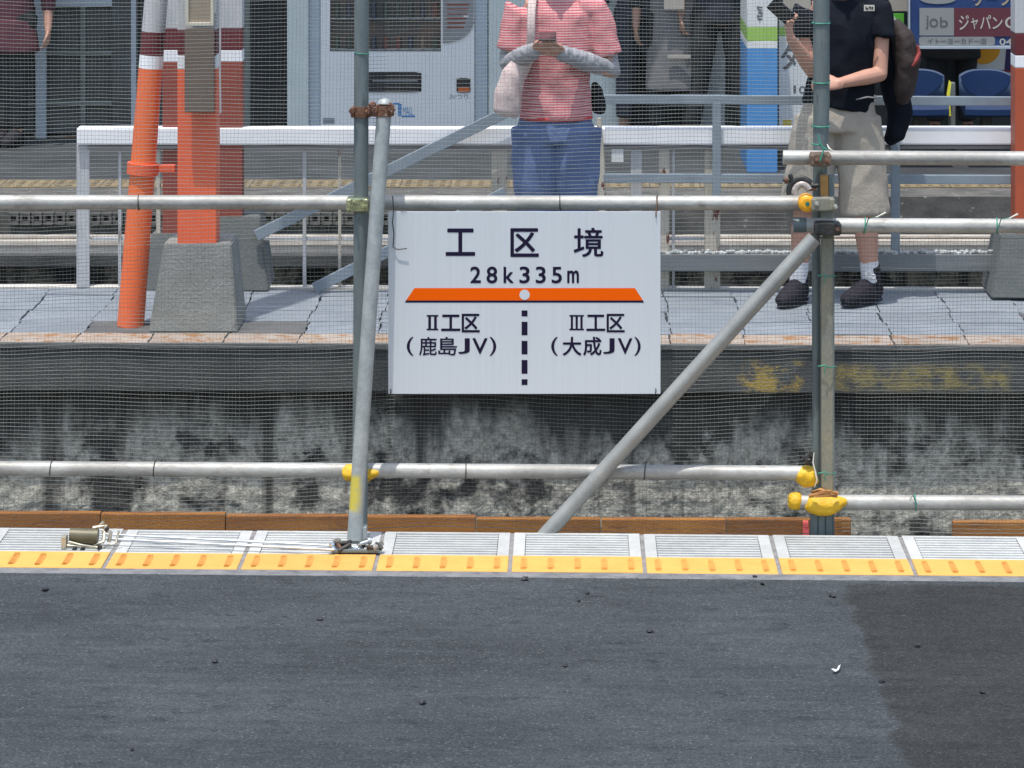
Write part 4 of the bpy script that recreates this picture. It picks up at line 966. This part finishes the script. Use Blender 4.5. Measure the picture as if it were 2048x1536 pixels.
q = B(); tube(q, [P(1712, 199, Dmn - .14), P(1735, 194, Dmn - .14), P(1752, 196, Dmn - .13)], [(.004, .012), (.004, .014), (.004, .010)], 8); tube(q, [P(1748, 190, Dmn - .142), P(1756, 196, Dmn - .142), P(1748, 203, Dmn - .142)], .0025, 6, mi=1)
o = one('key_strap', q, [greyc, creamframe], 'grey strap with a cream clip on the waist of the beige shorts', 'strap')

# people on the far platform
Dq = GD(283)
def far_person(px, **k): return person(k.pop('label'), (XX(px, Dq + k.get('dy', 0)), Dq + k.pop('dy', 0), 0), voxel=.014, **k)
far_person(20, label='person in a plum top and dark trousers at the left edge of the photo', H=1.60, top=(maroonc, None), bottom=charc, legw=1.0, seed=11, long_top=(.62, maroonc), dy=-.25, hem=.8,
           knee=[(-.02, 0, .45), (.06, 0, .45)], ankle=[(-.06, .02, .09), (.045, .02, .09)], foot=[(-.02, -.15, 0), (-.05, -.15, 0)], leg_end=.96)
far_person(1282, label='person in dark navy clothes just right of the white cabinet', H=1.66, top=(navyc, None), bottom=navyc, seed=12, dy=-.02, skinm=skin_d, leg_end=.9)
far_person(1350, label='person in a long grey skirt standing between two people in dark clothes', H=1.62, top=(charc, None), bottom=charc, seed=13, dy=-.12, hem=.95, long_top=(.36, greyc), skinm=skin_d, leg_end=.95)
q = B(); pbox(q, 1335, 1382, 110, 117, Dq - .30, .02, .003); one('belt_bag_strap', q, beige, 'pale strap across the long grey skirt', 'strap')
q = B(); pbox(q, 1328, 1369, -30, 19, Dq - .32, .012, .002); one('paper_bag', q, beige, 'beige paper bag held by the person in the long grey skirt', 'bag')
far_person(1440, label='person in black standing with legs apart left of the banded pillar', H=1.78, top=(navyc, None), bottom=charc, seed=14, dy=-.2, width=1.15, legw=1.05, hipz=.47, skinm=skin_d,
           knee=[(-.13, 0, .50), (.12, 0, .50)], ankle=[(-.20, .02, .09), (.18, .02, .09)])
q = B(); prism(q, [(1396, 60), (1450, 60), (1450, 272), (1396, 272)], Dm + .1, .03); one('white_notice_board', q, whitesign, 'white board showing between the legs of the person in black', 'board')
far_person(1903, label='person in a black coat standing behind the blue seats', H=1.72, top=(charc, None), bottom=charc, seed=15, dy=.05, width=1.1, long_top=(.55, charc), hem=.9, skinm=skin_d)

# ------------------------------------------------------------------ scaffold fences
DH = 10.945; DU = 10.985; RP = .0243
def pipe(name, a, b_, D1, D2_=None, r=RP, mt=galv, par=None, n=24, segs=1, label=None, open_end=False):
    D2_ = D2_ or D1; pa, pb = P(*a, D1), P(*b_, D2_); q = B()
    tube(q, [pa.lerp(pb, k / segs) for k in range(segs + 1)], r, n)
    return obj(name, q, mt, par, label=label)
def ring(q, c, d, r, th, wd, mi=0):
    d = Vector(d).normalized(); c = Vector(c); tube(q, [c - d * wd / 2, c + d * wd / 2], r + th, 24, mi=mi)
def wrapwire(par, px, py, D, mt=blackwire, r=RP, tail=None, name='wire_tie', vertical=False, th=.0016, w_=.004):
    q = B(); c = P(px, py, D); pts = []
    for k in range(25):
        a = k * 2 * math.pi / 24; rr = r + th
        pts.append(c + (Vector((rr * math.cos(a), rr * math.sin(a), w_ * math.sin(a * .5 + px))) if vertical else Vector((w_ * math.sin(a * .5 + px), rr * math.cos(a), rr * math.sin(a)))))
    tube(q, pts, th, 6)
    if tail:
        tp = [c + Vector((0, -r - .003, 0))] + [P(x, y, D - r - .006 - .003 * i) for i, (x, y) in enumerate(tail)]
        tube(q, tp, th * .9, 6)
    return obj(name, q, mt, par)
def clampbox(name, par, px, py, w_, h, D, mt, dep=.05, bolts=((0, 0),), mb=None, rot=0):
    q = B(); c = P(px, py, D); s_ = D / F; hw, hh = w_ * s_ / 2, h * s_ / 2
    box(q, -hw, hw, -dep / 2, dep / 2, -hh, hh, .005); box(q, -hw * 1.06, -hw * .6, -dep / 2 - .004, dep / 2, -hh * .8, hh * .8, .003); box(q, hw * .6, hw * 1.06, -dep / 2 - .004, dep / 2, -hh * .8, hh * .8, .003)
    bmesh.ops.transform(q, matrix=Matrix.Translation(c) @ Matrix.Rotation(rot, 4, 'Y'), verts=q.verts)
    o = obj(name, q, mt, par)
    for bx, by in bolts:
        q = B(); bc = P(px + bx, py + by, D - dep / 2 - .002); tube(q, [bc + Vector((0, .01, 0)), bc + Vector((0, -.012, 0))], .0075, 6); tube(q, [bc, bc + Vector((0, -.024, 0))], .004, 8); obj('bolt', q, mb or mt, o)
    return o
# left section
LF = thing('scaffold_fence', 'left scaffold pipe fence with two long rails carrying the white sign', 'fence', (XX(722, DU), DU, -1.1), 'scaffold pipe fences')
pipe('rail_pipe', (-260, 404), (1606, 406), DH, par=LF, label='upper pipe the white sign hangs from')
pipe('rail_pipe', (-260, 935), (1618, 946), DH, par=LF, label='lower pipe running above the platform edge')
q = B(); tube(q, [P(724, -260, DH - .05), P(722, 400, DH - .05), (XX(720, DH - .0), DH - .05, -1.1)], RP * 1.02, 24); obj('upright_pipe', q, galv_green, LF)
for px in (276, 1122, 1316): wrapwire(LF, px, 405 + px * .0008, DH)
for px in (102, 310, 930, 1290): wrapwire(LF, px, 935.5 + px * .0063, DH)
wrapwire(LF, 724, 105, DH - .05, green, RP * 1.02, vertical=True, name='green_tie')
c0 = clampbox('brass_clamp', LF, 716, 408, 42, 29, DH - .055, brass, .062, ((-8, -4), (10, 6)))
# leaning prop pole in front
bx_ = GD(1088); 
q = B(); tube(q, [P(769, 212, DH - .085), P(738, 640, DH - .15), P(709, 1080, bx_)], RP * 1.02, 24); pole = obj('prop_pole', q, galv_pale, LF)
q = B(); pa = P(721, 880, DH - .19); 
m_nodes  # yellow smear on the prop pole
stain_box('pale_zinc_steel', (XX(698, 10.8) - XX(722, DU) + .024, XX(724, 10.8) - XX(722, DU) + .024), (ZZ(1010, 10.8) + 1.1, ZZ(942, 10.8) + 1.1), (.55, .48, .08), 12, .36, .12, soft=.008)
# rusty swivel coupler at the top
def coupler(par, px, py, D, vr=RP, mt=rust, lab=None):
    q = B(); c = P(px, py, D); ring(q, c, (0.04, 0, 1), vr, .0055, .036)
    box(q, c.x - .034, c.x - .022, c.y - .03, c.y + .012, c.z - .018, c.z + .016, .003)
    box(q, c.x + .020, c.x + .034, c.y - .030, c.y + .012, c.z - .016, c.z + .020, .003)
    o = obj('coupler', q, mt, par, label=lab)
    for s in (-1, 1):
        q = B(); tube(q, [c + Vector((s * .030, -.040, .006)), c + Vector((s * .030, .020, .002))], .006, 8); tube(q, [c + Vector((s * .030, -.045, .006)), c + Vector((s * .030, -.034, .006))], .0105, 6); obj('bolt', q, mt, o)
    return o
coupler(LF, 723, 223, DH - .05, lab='rusty coupler on the upright'); coupler(LF, 768, 221, DH - .085, lab='rusty coupler on the top of the leaning pole')
q = B(); a, c = P(735, 226, DH - .07), P(757, 222, DH - .09); tube(q, [a, c], .014, 10); lumpy(q, P(745, 210, DH - .10), .012, .012, .012, 3, .4, 2); lumpy(q, P(781, 214, DH - .115), .009, .012, .016, 4, .4, 2); obj('swivel', q, rust, LF)
q = B(); c = P(769, 207, DH - .086); tube(q, [c, c + Vector((.001, 0, .012)), c + Vector((.001, 0, .017))], [RP * .99, RP * .8, RP * .3], 20); obj('pole_end', q, galv_pale, LF, smooth=True)
# yellow wrap where prop meets lower pipe
def wrap(par, pts, rads, D, name='yellow_wrap', mt=yeltape, seed=0, voxel=.0032, wr=.0035):
    q = B(); tube(q, [P(x, y, D) for x, y in pts], rads, 18, up=(0, 1, 0), dome=False); o = bake(q, name, voxel, mt, par, 8, wr, 13, (1, 1, 1.6), seed)
    return o
wrap(LF, [(686, 946), (694, 945), (712, 947), (735, 948), (752, 944), (764, 940)], [(.026, .022), (.031, .030), (.034, .029), (.032, .027), (.028, .017), (.012, .006)], DH - .004)
q = B(); pbox(q, 701, 733, 1054, 1088, bx_ + .0, .05, .004); o = obj('foot_block', q, galv_pale, LF)
q = B(); pbox(q, 705, 709, 1042, 1060, bx_ - .004, .01); obj('foot_pin', q, darkm, o)
# end cap of the upper rail
q = B(); c = P(1614, 407, DH - .06); tube(q, [c + Vector((0, .05, 0)), c + Vector((0, .0, 0)), c + Vector((0, -.006, 0)), c + Vector((0, -.009, 0))], [.0285, .0295, .026, .016], 28); cap_ = obj('yellow_cap', q, yelcap, LF)
q = B(); tube(q, [c + Vector((.001, -.0075, 0)), c + Vector((.001, -.0115, 0))], .0072, 14); obj('cap_button', q, mat('green_button', (.02, .16, .12), rough=.5), cap_)
q = B(); arc = [P(1603 + 23 * math.cos(a), 384 - 25 * math.sin(a), DH - .06) for a in [R(40 + k * 17) for k in range(10)]]
tube(q, arc, [(.006, .014)] * 10, 10, up=(0, 1, 0)); cp = obj('coupler', q, darkm, LF, label='dark open jaw coupler above the yellow cap', smooth=False)
q = B(); arc = [P(1604 + 15 * math.cos(a), 385 - 16 * math.sin(a), DH - .064) for a in [R(20 + k * 19) for k in range(10)]]
tube(q, arc, [(.0045, .012)] * 10, 8, up=(0, 1, 0)); obj('jaw_highlight', q, mat('cream_highlight', (.62, .56, .50), (.35, .28, .25), 60, .45, .3), cp)  # cream ring paints the highlight inside the dark jaw
for (x0_, y0_, x1_, y1_, r_) in ((1566, 360, 1592, 362, .0058), (1580, 349, 1586, 366, .0075), (1590, 362, 1614, 357, .0042), (1612, 380, 1634, 378, .0052), (1618, 372, 1640, 370, .007)):
    q = B(); tube(q, [P(x0_, y0_, DH - .06), P(x1_, y1_, DH - .058)], r_, 8); obj('bolt', q, darkm if r_ > .0056 else rust, cp)
q = B(); c = P(1569, 361, DH - .06); tube(q, [c, c + Vector((.012, 0, 0))], .011, 6); obj('nut', q, rust, cp)
wrap(LF, [(1594, 944), (1601, 948), (1612, 953), (1624, 953), (1633, 950)], [(.024, .022), (.029, .030), (.030, .036), (.028, .034), (.020, .026)], DH, seed=3)
q = B(); c = P(1615, 918, DH - .02); lumpy(q, c, .012, .014, .020, 3, .5, 2); box(q, c.x - .02, c.x + .016, c.y - .01, c.y + .012, c.z + .002, c.z + .012, .002); box(q, c.x + .005, c.x + .02, c.y - .01, c.y + .01, c.z, c.z + .026, .002); obj('coupler', q, darkm, LF)
q = B(); tube(q, [P(1628, 905, DH - .03), P(1626, 925, DH - .035), P(1631, 945, DH - .036), P(1634, 960, DH - .036), P(1629, 975, DH - .036)], [.0015, .0022, .003, .0022, .001], 6); obj('tape_edge', q, whitewire, LF)

# right section
RF = thing('scaffold_fence', 'right scaffold pipe fence with three rails and a long diagonal brace', 'fence', (XX(1650, DU), DU, -1.1), 'scaffold pipe fences')
pipe('rail_pipe', (1566, 315), (2300, 318), DH - .0, par=RF, label='topmost pipe of the right fence')
pipe('rail_pipe', (1586, 450), (2300, 453), DH - .0, par=RF, label='middle pipe of the right fence')
pipe('rail_pipe', (1590, 1004), (2300, 1007), DH - .01, par=RF, r=RP * 1.02, label='lowest pipe of the right fence')
q = B(); tube(q, [P(1642, -260, DU + .02), P(1643, 200, DU + .02), P(1640, 350, DU + .02), P(1632, 480, DU + .02), P(1633, 910, DU + .02), (XX(1633, DU), DU + .02, -1.1)], [RP * 1.15, RP * 1.15, RP * 1.0, RP * .6, RP * .6, RP * .6], 24); obj('upright_pipe', q, galv_green, RF, label='green grey round upright')
# square upright
q = B(); DS = DU + .0; pbox(q, 1643, 1668, 420, 440, DS - .045, .045, .003); pbox(q, 1643, 1668, 476, 1300, DS - .045, .045, .003); pbox(q, 1646, 1668, 440, 476, DS - .03, .03); sq = obj('upright_tube', q, oldsteel, RF, label='square upright with a stained upper part')
q = B(); pbox(q, 1642, 1657, 352, 421, DS - .05, .04, .003); obj('ochre_face', q, ochre, RF); q = B(); pbox(q, 1657.5, 1669, 352, 421, DS - .05, .04, .003); obj('grey_face', q, galv_green, RF)
q = B(); pbox(q, 1666, 1669, 480, 1300, DS - .048, .05, .001); obj('edge_strip', q, galv_green, RF)
q = B(); pbox(q, 1620, 1668, 1030, 1300, DS - .047, .0015); 
for k in range(3): pbox(q, 1622 + k * 15, 1635 + k * 15, 1030, 1300, DS - .053, .0055, .002)
obj('foot_channel', q, galv_green, RF)
# diagonal brace
pipe('brace_pipe', (1629, 476), (1040, 1126), DH - .055, DH - .055, r=RP * 1.08, mt=mat('grey_brace_steel', (.34, .35, .33), (.27, .28, .27), 9, .55, .4, grain=.12), par=RF, label='diagonal brace running down behind the platform edge')
# fittings
clampbox('clamp', RF, 1640, 318, 40, 26, DH - .035, mat('bronze_rusty_clamp', (.26, .20, .15), (.16, .11, .08), 30, .6, .6, bump=.4), .058, ((-6, 3), (14, 4)), rust)
clampbox('clamp', RF, 1655, 456, 50, 26, DH - .04, darkm, .060, ((20, 2),), rust)
clampbox('clamp', RF, 1645, 407, 44, 27, DH - .05, oldsteel, .05, ((26, 6), (-12, 0)), galv)
q = B(); tube(q, [P(1586, 450, DH), P(1612, 450, DH)], RP * 1.06, 24); obj('pipe_sleeve', q, galv_green, RF)
wrap(RF, [(1577, 1002), (1582, 1002), (1592, 1002), (1601, 1003)], [(.018, .020), (.028, .028), (.029, .029), (.026, .026)], DH - .01, name='yellow_end_wrap', seed=6)
wrap(RF, [(1615, 1003), (1622, 1006), (1640, 1010), (1660, 1009), (1678, 1005), (1693, 1002)], [(.024, .024), (.036, .032), (.040, .036), (.038, .034), (.034, .023), (.014, .009)], DH - .03, seed=7)
q = B()
for k in range(7): 
    a_ = k * .9; tube(q, [P(1624 + 6 * math.sin(a_), 984 + k * 1.5, DH - .075), P(1640, 978 + k * 2.5 + 3 * math.sin(k), DH - .09), P(1660, 982 + k * 1.2 + 3 * math.cos(k * 2), DH - .088), P(1674 + 2 * math.sin(k), 985 + k * 1.4, DH - .07)], .0042, 6)
obj('rope_wrap', q, brown_rope, RF)
for px, py, D, vert, tl in ((1642, 44, DU + .02, True, None), (1642, 163, DU + .02, True, None), (1642, 250, DU + .02, True, None), (1730, 451, DH, False, [(1737, 437), (1755, 433), (1772, 425)]), (1995, 452, DH, False, [(2002, 438), (2020, 436), (2036, 428)]), (1832, 1005, DH - .01, False, [(1826, 990), (1820, 1000)])):
    wrapwire(RF, px, py, D, green, RP * (1.15 if vert else 1.02), tail=tl, name='green_tie', vertical=vert, th=.0022)
for py in (552, 733, 947):
    q = B(); D = DS - .055
    tube(q, [P(1636, py, D), P(1650, py - 3, D - .006), P(1656, py + 2, D - .008), P(1670, py, D), P(1672, py, D + .05)], .0022, 6); tube(q, [P(1652, py, D - .008), P(1648, py + 8, D - .01), P(1651, py + 14, D - .008)], .0018, 6); obj('green_tie', q, green, RF)
q = B(); tube(q, [P(1636, 270, DH - .06), P(1640, 286, DH - .065), P(1648, 298, DH - .07), P(1640, 322, DH - .07)], .0028, 6); tube(q, [P(1622, 288, DH - .06), P(1640, 290, DH - .06), P(1655, 300, DH - .06)], .0022, 6); obj('green_tie', q, green, RF)
q = B(); tube(q, [P(1654, 288, DH - .03), P(1658, 297, DH - .04), P(1668, 303, DH - .045)], [.001, .0035, .001], 6); obj('pale_strip', q, whitewire, RF)
q = B(); tube(q, [P(1752, 435, DH - .036), P(1772, 425, DH - .042)], [.0022, .0034], 6); obj('pale_tie_end', q, whitewire, RF)
q = B(); tube(q, [P(2018, 437, DH - .036), P(2036, 428, DH - .042)], [.0022, .0034], 6); obj('pale_tie_end', q, whitewire, RF)

# ------------------------------------------------------------------ safety nets
def net(label, x0p, x1p, y0p, y1p, D, seed, ph=7.55, pv=7.5, sag=.0, rh=.00066, rv=.00036):
    """woven net hung on the fence: every thread is a thin tube, jittered and billowing"""
    q = B(); s_ = D / F; X0_, X1_, Z1_, Z0_ = XX(x0p, D), XX(x1p, D), ZZ(y0p, D), ZZ(y1p, D)
    nh = int((y1p - y0p) / ph); nv = int((x1p - x0p) / pv)
    def warp(x, z):
        a = noise.noise(Vector((x * 1.1 + seed, z * 1.6, 0))); b_ = noise.noise(Vector((x * 4 + seed, z * 5, 4)))
        dz = .032 * a + .0055 * b_ + sag * math.sin((x - X0_) * 1.9); dx = .012 * noise.noise(Vector((x * 1.5, z * 1.2 + seed, 8))) + .002 * noise.noise(Vector((x * 9, z * 6, 9)))
        dy = .012 + .012 * noise.noise(Vector((x * 1.3 + seed, z * 1.7, 20)))
        return Vector((x + dx, D + dy, z + dz))
    rnd = random.Random(seed)
    def thread(pts, r):
        rings = []
        for i, p in enumerate(pts):
            t_ = (pts[min(i + 1, len(pts) - 1)] - pts[max(i - 1, 0)]).normalized(); u = t_.cross(Vector((0, 1, 0))).normalized()
            rings.append([q.verts.new(p + u * r), q.verts.new(p - u * r * .7 - Vector((0, r, 0))), q.verts.new(p - u * r * .7 + Vector((0, r, 0)))])
        for i in range(len(rings) - 1):
            for k in range(3): q.faces.new((rings[i][k], rings[i][(k + 1) % 3], rings[i + 1][(k + 1) % 3], rings[i + 1][k]))
    step = .035
    for j in range(nh + 1):
        z = Z0_ + (Z1_ - Z0_) * j / nh + rnd.uniform(-.0007, .0007); n = int((X1_ - X0_) / step); r = rh * rnd.uniform(.8, 1.25) * (1.7 if j in (0, nh) else 1)
        thread([warp(X0_ + (X1_ - X0_) * i / n, z) + Vector((0, 0, rnd.uniform(-.0006, .0006))) for i in range(n + 1)], r)
    for j in range(nv + 1):
        x = X0_ + (X1_ - X0_) * j / nv + rnd.uniform(-.0009, .0009); n = int((Z1_ - Z0_) / step); r = rv * rnd.uniform(.7, 1.3) * (1.7 if j in (0, nv) else 1)
        thread([warp(x, Z0_ + (Z1_ - Z0_) * i / n) + Vector((rnd.uniform(-.0005, .0005), 0, 0)) for i in range(n + 1)], r)
    me = bpy.data.meshes.new('safety_net'); q.to_mesh(me); q.free()
    o = obj('safety_net', me, netm); tag(o, label, 'net'); rebase(o); return o
net('large grey safety net behind the left pipes and the white sign', -280, 1640, -240, 1064, DH + .045, 1)
net('smaller grey safety net on the right fence, hung below its middle pipe', 1636, 2330, 472, 1064, DH + .05, 5)

# ------------------------------------------------------------------ the sign
Dg = DH - .05
SG = thing('boundary_sign', 'white construction boundary sign with an orange bar, wired to the pipe', 'sign', (XX(1049, Dg), Dg, ZZ(788, Dg)))
def sx(v): return 760 + v / 3.531
def sy(v): return 400 + v / 3.531
q = B(); pbox(q, 776.5, 1321, 423, 788, Dg, .004, .0012); obj('panel', q, signw, SG)
def G(s, x0_, y0_, x1_, y1_): return (s, sx(x0_), sy(y0_), sx(x1_), sy(y1_))
for g_ in (G('工', 468, 205, 668, 390), G('区', 925, 203, 1118, 398), G('境', 1370, 198, 1575, 400)):
    q = B(); glyphs(q, [g_], Dg, .0006, 0, 0, .022 if '境' not in g_[0] else .014); obj('heading_character', q, navy, SG)
q = B(); glyphs(q, [G('2', 640, 472, 710, 584), G('8', 755, 472, 826, 586), G('k', 875, 474, 942, 584), G('3', 987, 472, 1055, 586), G('3', 1102, 472, 1168, 586), G('5', 1215, 474, 1282, 586), G('m', 1325, 500, 1402, 584)], Dg, .0006, .0, 0, .04)
obj('distance_lettering', q, navy, SG)
q = B(); prism(q, [(828.8, 576.2), (1269.8, 576.2), (1286, 600.8), (812, 600.8)], Dg - .0006, .0005); obj('orange_bar', q, orangep, SG)
q = B(); prism(q, [(812, 601), (1286, 601), (1287.8, 605.3), (810, 605.3)], Dg - .0006, .0005); obj('bar_underline', q, navy, SG)  # printed navy underline below the orange bar
q = B(); prism(q, [(1049.2 + 10.3 * math.cos(k * math.pi / 16), 589.6 + 10.3 * math.sin(k * math.pi / 16)) for k in range(32)], Dg - .0012, .0005); obj('white_dot', q, signw, SG)
for a_, b_ in ((620.9, 632.8), (643.6, 670.5), (681.8, 708.7), (720, 747.5), (758.5, 770)):
    q = B(); pbox(q, 1043.2, 1055, a_, b_, Dg - .0006, .0005); obj('dash', q, navy, SG)
def roman(q, x0_, x1_, y0_, y1_, n):
    pbox(q, x0_, x1_, y0_, y0_ + 3.2, Dg - .0007, .0006); pbox(q, x0_, x1_, y1_ - 3.2, y1_, Dg - .0007, .0006); w_ = (x1_ - x0_) / (n * 1.75 + .1)
    for k in range(n):
        c = x0_ + (x1_ - x0_) * (k + .5) / n; pbox(q, c - w_ * .42, c + w_ * .42, y0_ + 3.2, y1_ - 3.2, Dg - .0007, .0006)
q = B(); roman(q, sx(330), sx(412), sy(812), sy(920), 2); glyphs(q, [G('工', 435, 812, 565, 922), G('区', 580, 806, 702, 932), G('(', 190, 968, 235, 1098), G('J', 555, 978, 632, 1085), G('V', 655, 978, 757, 1085), G(')', 775, 968, 820, 1098)], Dg, .0006, 0, 0, .025); glyphs(q, [G('鹿', 277, 968, 400, 1096), G('島', 413, 968, 542, 1096)], Dg, .0006, 0, 0, .012)
obj('left_lettering', q, navy, SG)
q = B(); roman(q, sx(1338), sx(1440), sy(812), sy(920), 3); glyphs(q, [G('工', 1460, 812, 1588, 922), G('区', 1603, 806, 1726, 932), G('(', 1210, 968, 1255, 1098), G('大', 1292, 968, 1420, 1096), G('成', 1437, 968, 1562, 1096), G('J', 1577, 978, 1655, 1085), G('V', 1682, 978, 1780, 1085), G(')', 1797, 968, 1840, 1098)], Dg, .0006, 0, 0, .022)
obj('right_lettering', q, navy, SG)
q = B(); tube(q, [P(785, 392, DH - .03), P(786, 402, DH - .034), P(787, 425, Dg - .004), P(785, 445, Dg - .006), P(788, 468, Dg - .006), P(786, 494, Dg - .006), P(795, 499, Dg - .010), P(814, 497, Dg - .012)], .0016, 6); obj('hanging_wire', q, blackwire, SG)
q = B(); tube(q, [P(1313, 393, DH - .03), P(1314, 404, DH - .034), P(1312, 425, Dg - .004), P(1312, 435, Dg - .004)], .0018, 6); obj('hanging_wire', q, rust, SG)
for x, y in ((782, 782), (1312, 781)):
    q = B(); tube(q, [P(x - 1, y - 4, Dg - .004), P(x, y, Dg - .005), P(x - 1, y + 6, Dg - .002)], .0016, 6); obj('corner_tie', q, blackwire, SG)

# ------------------------------------------------------------------ rods and clamps lying on the edge tiles
ST = thing('strut_clamp', 'pair of silver rods with clamps at both ends lying on the edge tiles', 'clamp', (XX(420, GD(1092)), GD(1092), 0))
chrome = mat('bright_zinc', (.70, .74, .76), (.5, .55, .6), 20, .25, .85)
d0 = GD(1092)
for y0_, y1_, dz in ((1073, 1096, .03), (1082, 1104, .022)):
    q = B(); D0_, D1_ = GD(y0_ + 12, .0), GD(y1_ + 6, .0); tube(q, [P(212, y0_ + 2, D0_ - .03), P(668, y1_ + 2, D1_ - .03)], .0042, 10); obj('rod', q, chrome, ST, smooth=True)
Dk = GD(1100) - .01
q = B(); tube(q, [P(140, 1077, Dk), P(196, 1080, Dk)], [.024, .027], 20); obj('drum', q, mat('olive_drum', (.09, .085, .05), (.13, .12, .08), 20, .5, .3), ST)
q = B()
tube(q, [P(138, 1090, Dk - .03), P(160, 1096, Dk - .03), P(205, 1104, Dk - .03), P(232, 1090, Dk - .025), P(238, 1068, Dk - .02)], .004, 8)
tube(q, [P(186, 1062, Dk), P(212, 1058, Dk), P(206, 1088, Dk - .02), P(188, 1100, Dk - .025)], .0065, 8); tube(q, [P(200, 1058, Dk), P(207, 1050, Dk)], .005, 8)
box(q, XX(126, Dk), XX(136, Dk), Dk - .04, Dk, .0, .045, .003); box(q, XX(132, Dk), XX(200, Dk), Dk - .03, Dk + .03, .001, .008, .002)
tube(q, [P(205, 1068, Dk), P(222, 1072, Dk), P(218, 1090, Dk)], .007, 8); tube(q, [P(128, 1097, Dk - .03), P(205, 1102, Dk - .03)], .0035, 8)
obj('cradle', q, mat('cream_zinc', (.60, .57, .44), (.42, .40, .33), 40, .4, .6), ST, smooth=False)
for k, (px, py) in enumerate(((166, 1104), (200, 1100), (214, 1064), (150, 1104))):
    q = B(); c = P(px, py, Dk - .03); tube(q, [c, c + Vector((0, -.014, 0))], .008, 6); obj('nut', q, darkm, ST)
random.seed(11)
Dk2 = GD(1108)
for k in range(26):
    q = B(); px = 666 + k * 3.6 + random.uniform(-3, 3); py = 1102 + random.uniform(-14, 8); c = P(px, py, Dk2 - random.uniform(0, .03)); d = Vector((random.uniform(-1, 1), random.uniform(-.4, .4), random.uniform(-.6, .6))).normalized()
    L_ = random.uniform(.012, .024); tube(q, [c - d * L_, c + d * L_], random.uniform(.005, .009), 6); 
    if k % 3 == 0: tube(q, [c + d * L_ * .4, c + d * L_ * .8], .013, 6)
    obj('clamp_bolt', q, [chrome, darkm, darkm, galv, rust, darkm][k % 6], ST)
q = B(); prism(q, [(722, 1108), (765, 1088), (768, 1096), (748, 1118), (728, 1120)], Dk2 - .01, .012); obj('clamp_tongue', q, galv, ST)
q = B(); box(q, XX(664, Dk2), XX(760, Dk2), Dk2 - .035, Dk2 + .03, .001, .012, .003); obj('clamp_plate', q, galv_green, ST)
q = B(); lumpy(q, P(612, 905, DW - .03), .016, .01, .010, 2, .5, 2); one('dark_chip', q, blackprint, 'dark chip clinging to the stained wall left of the leaning pole', 'debris')
ST.location.z += .0105
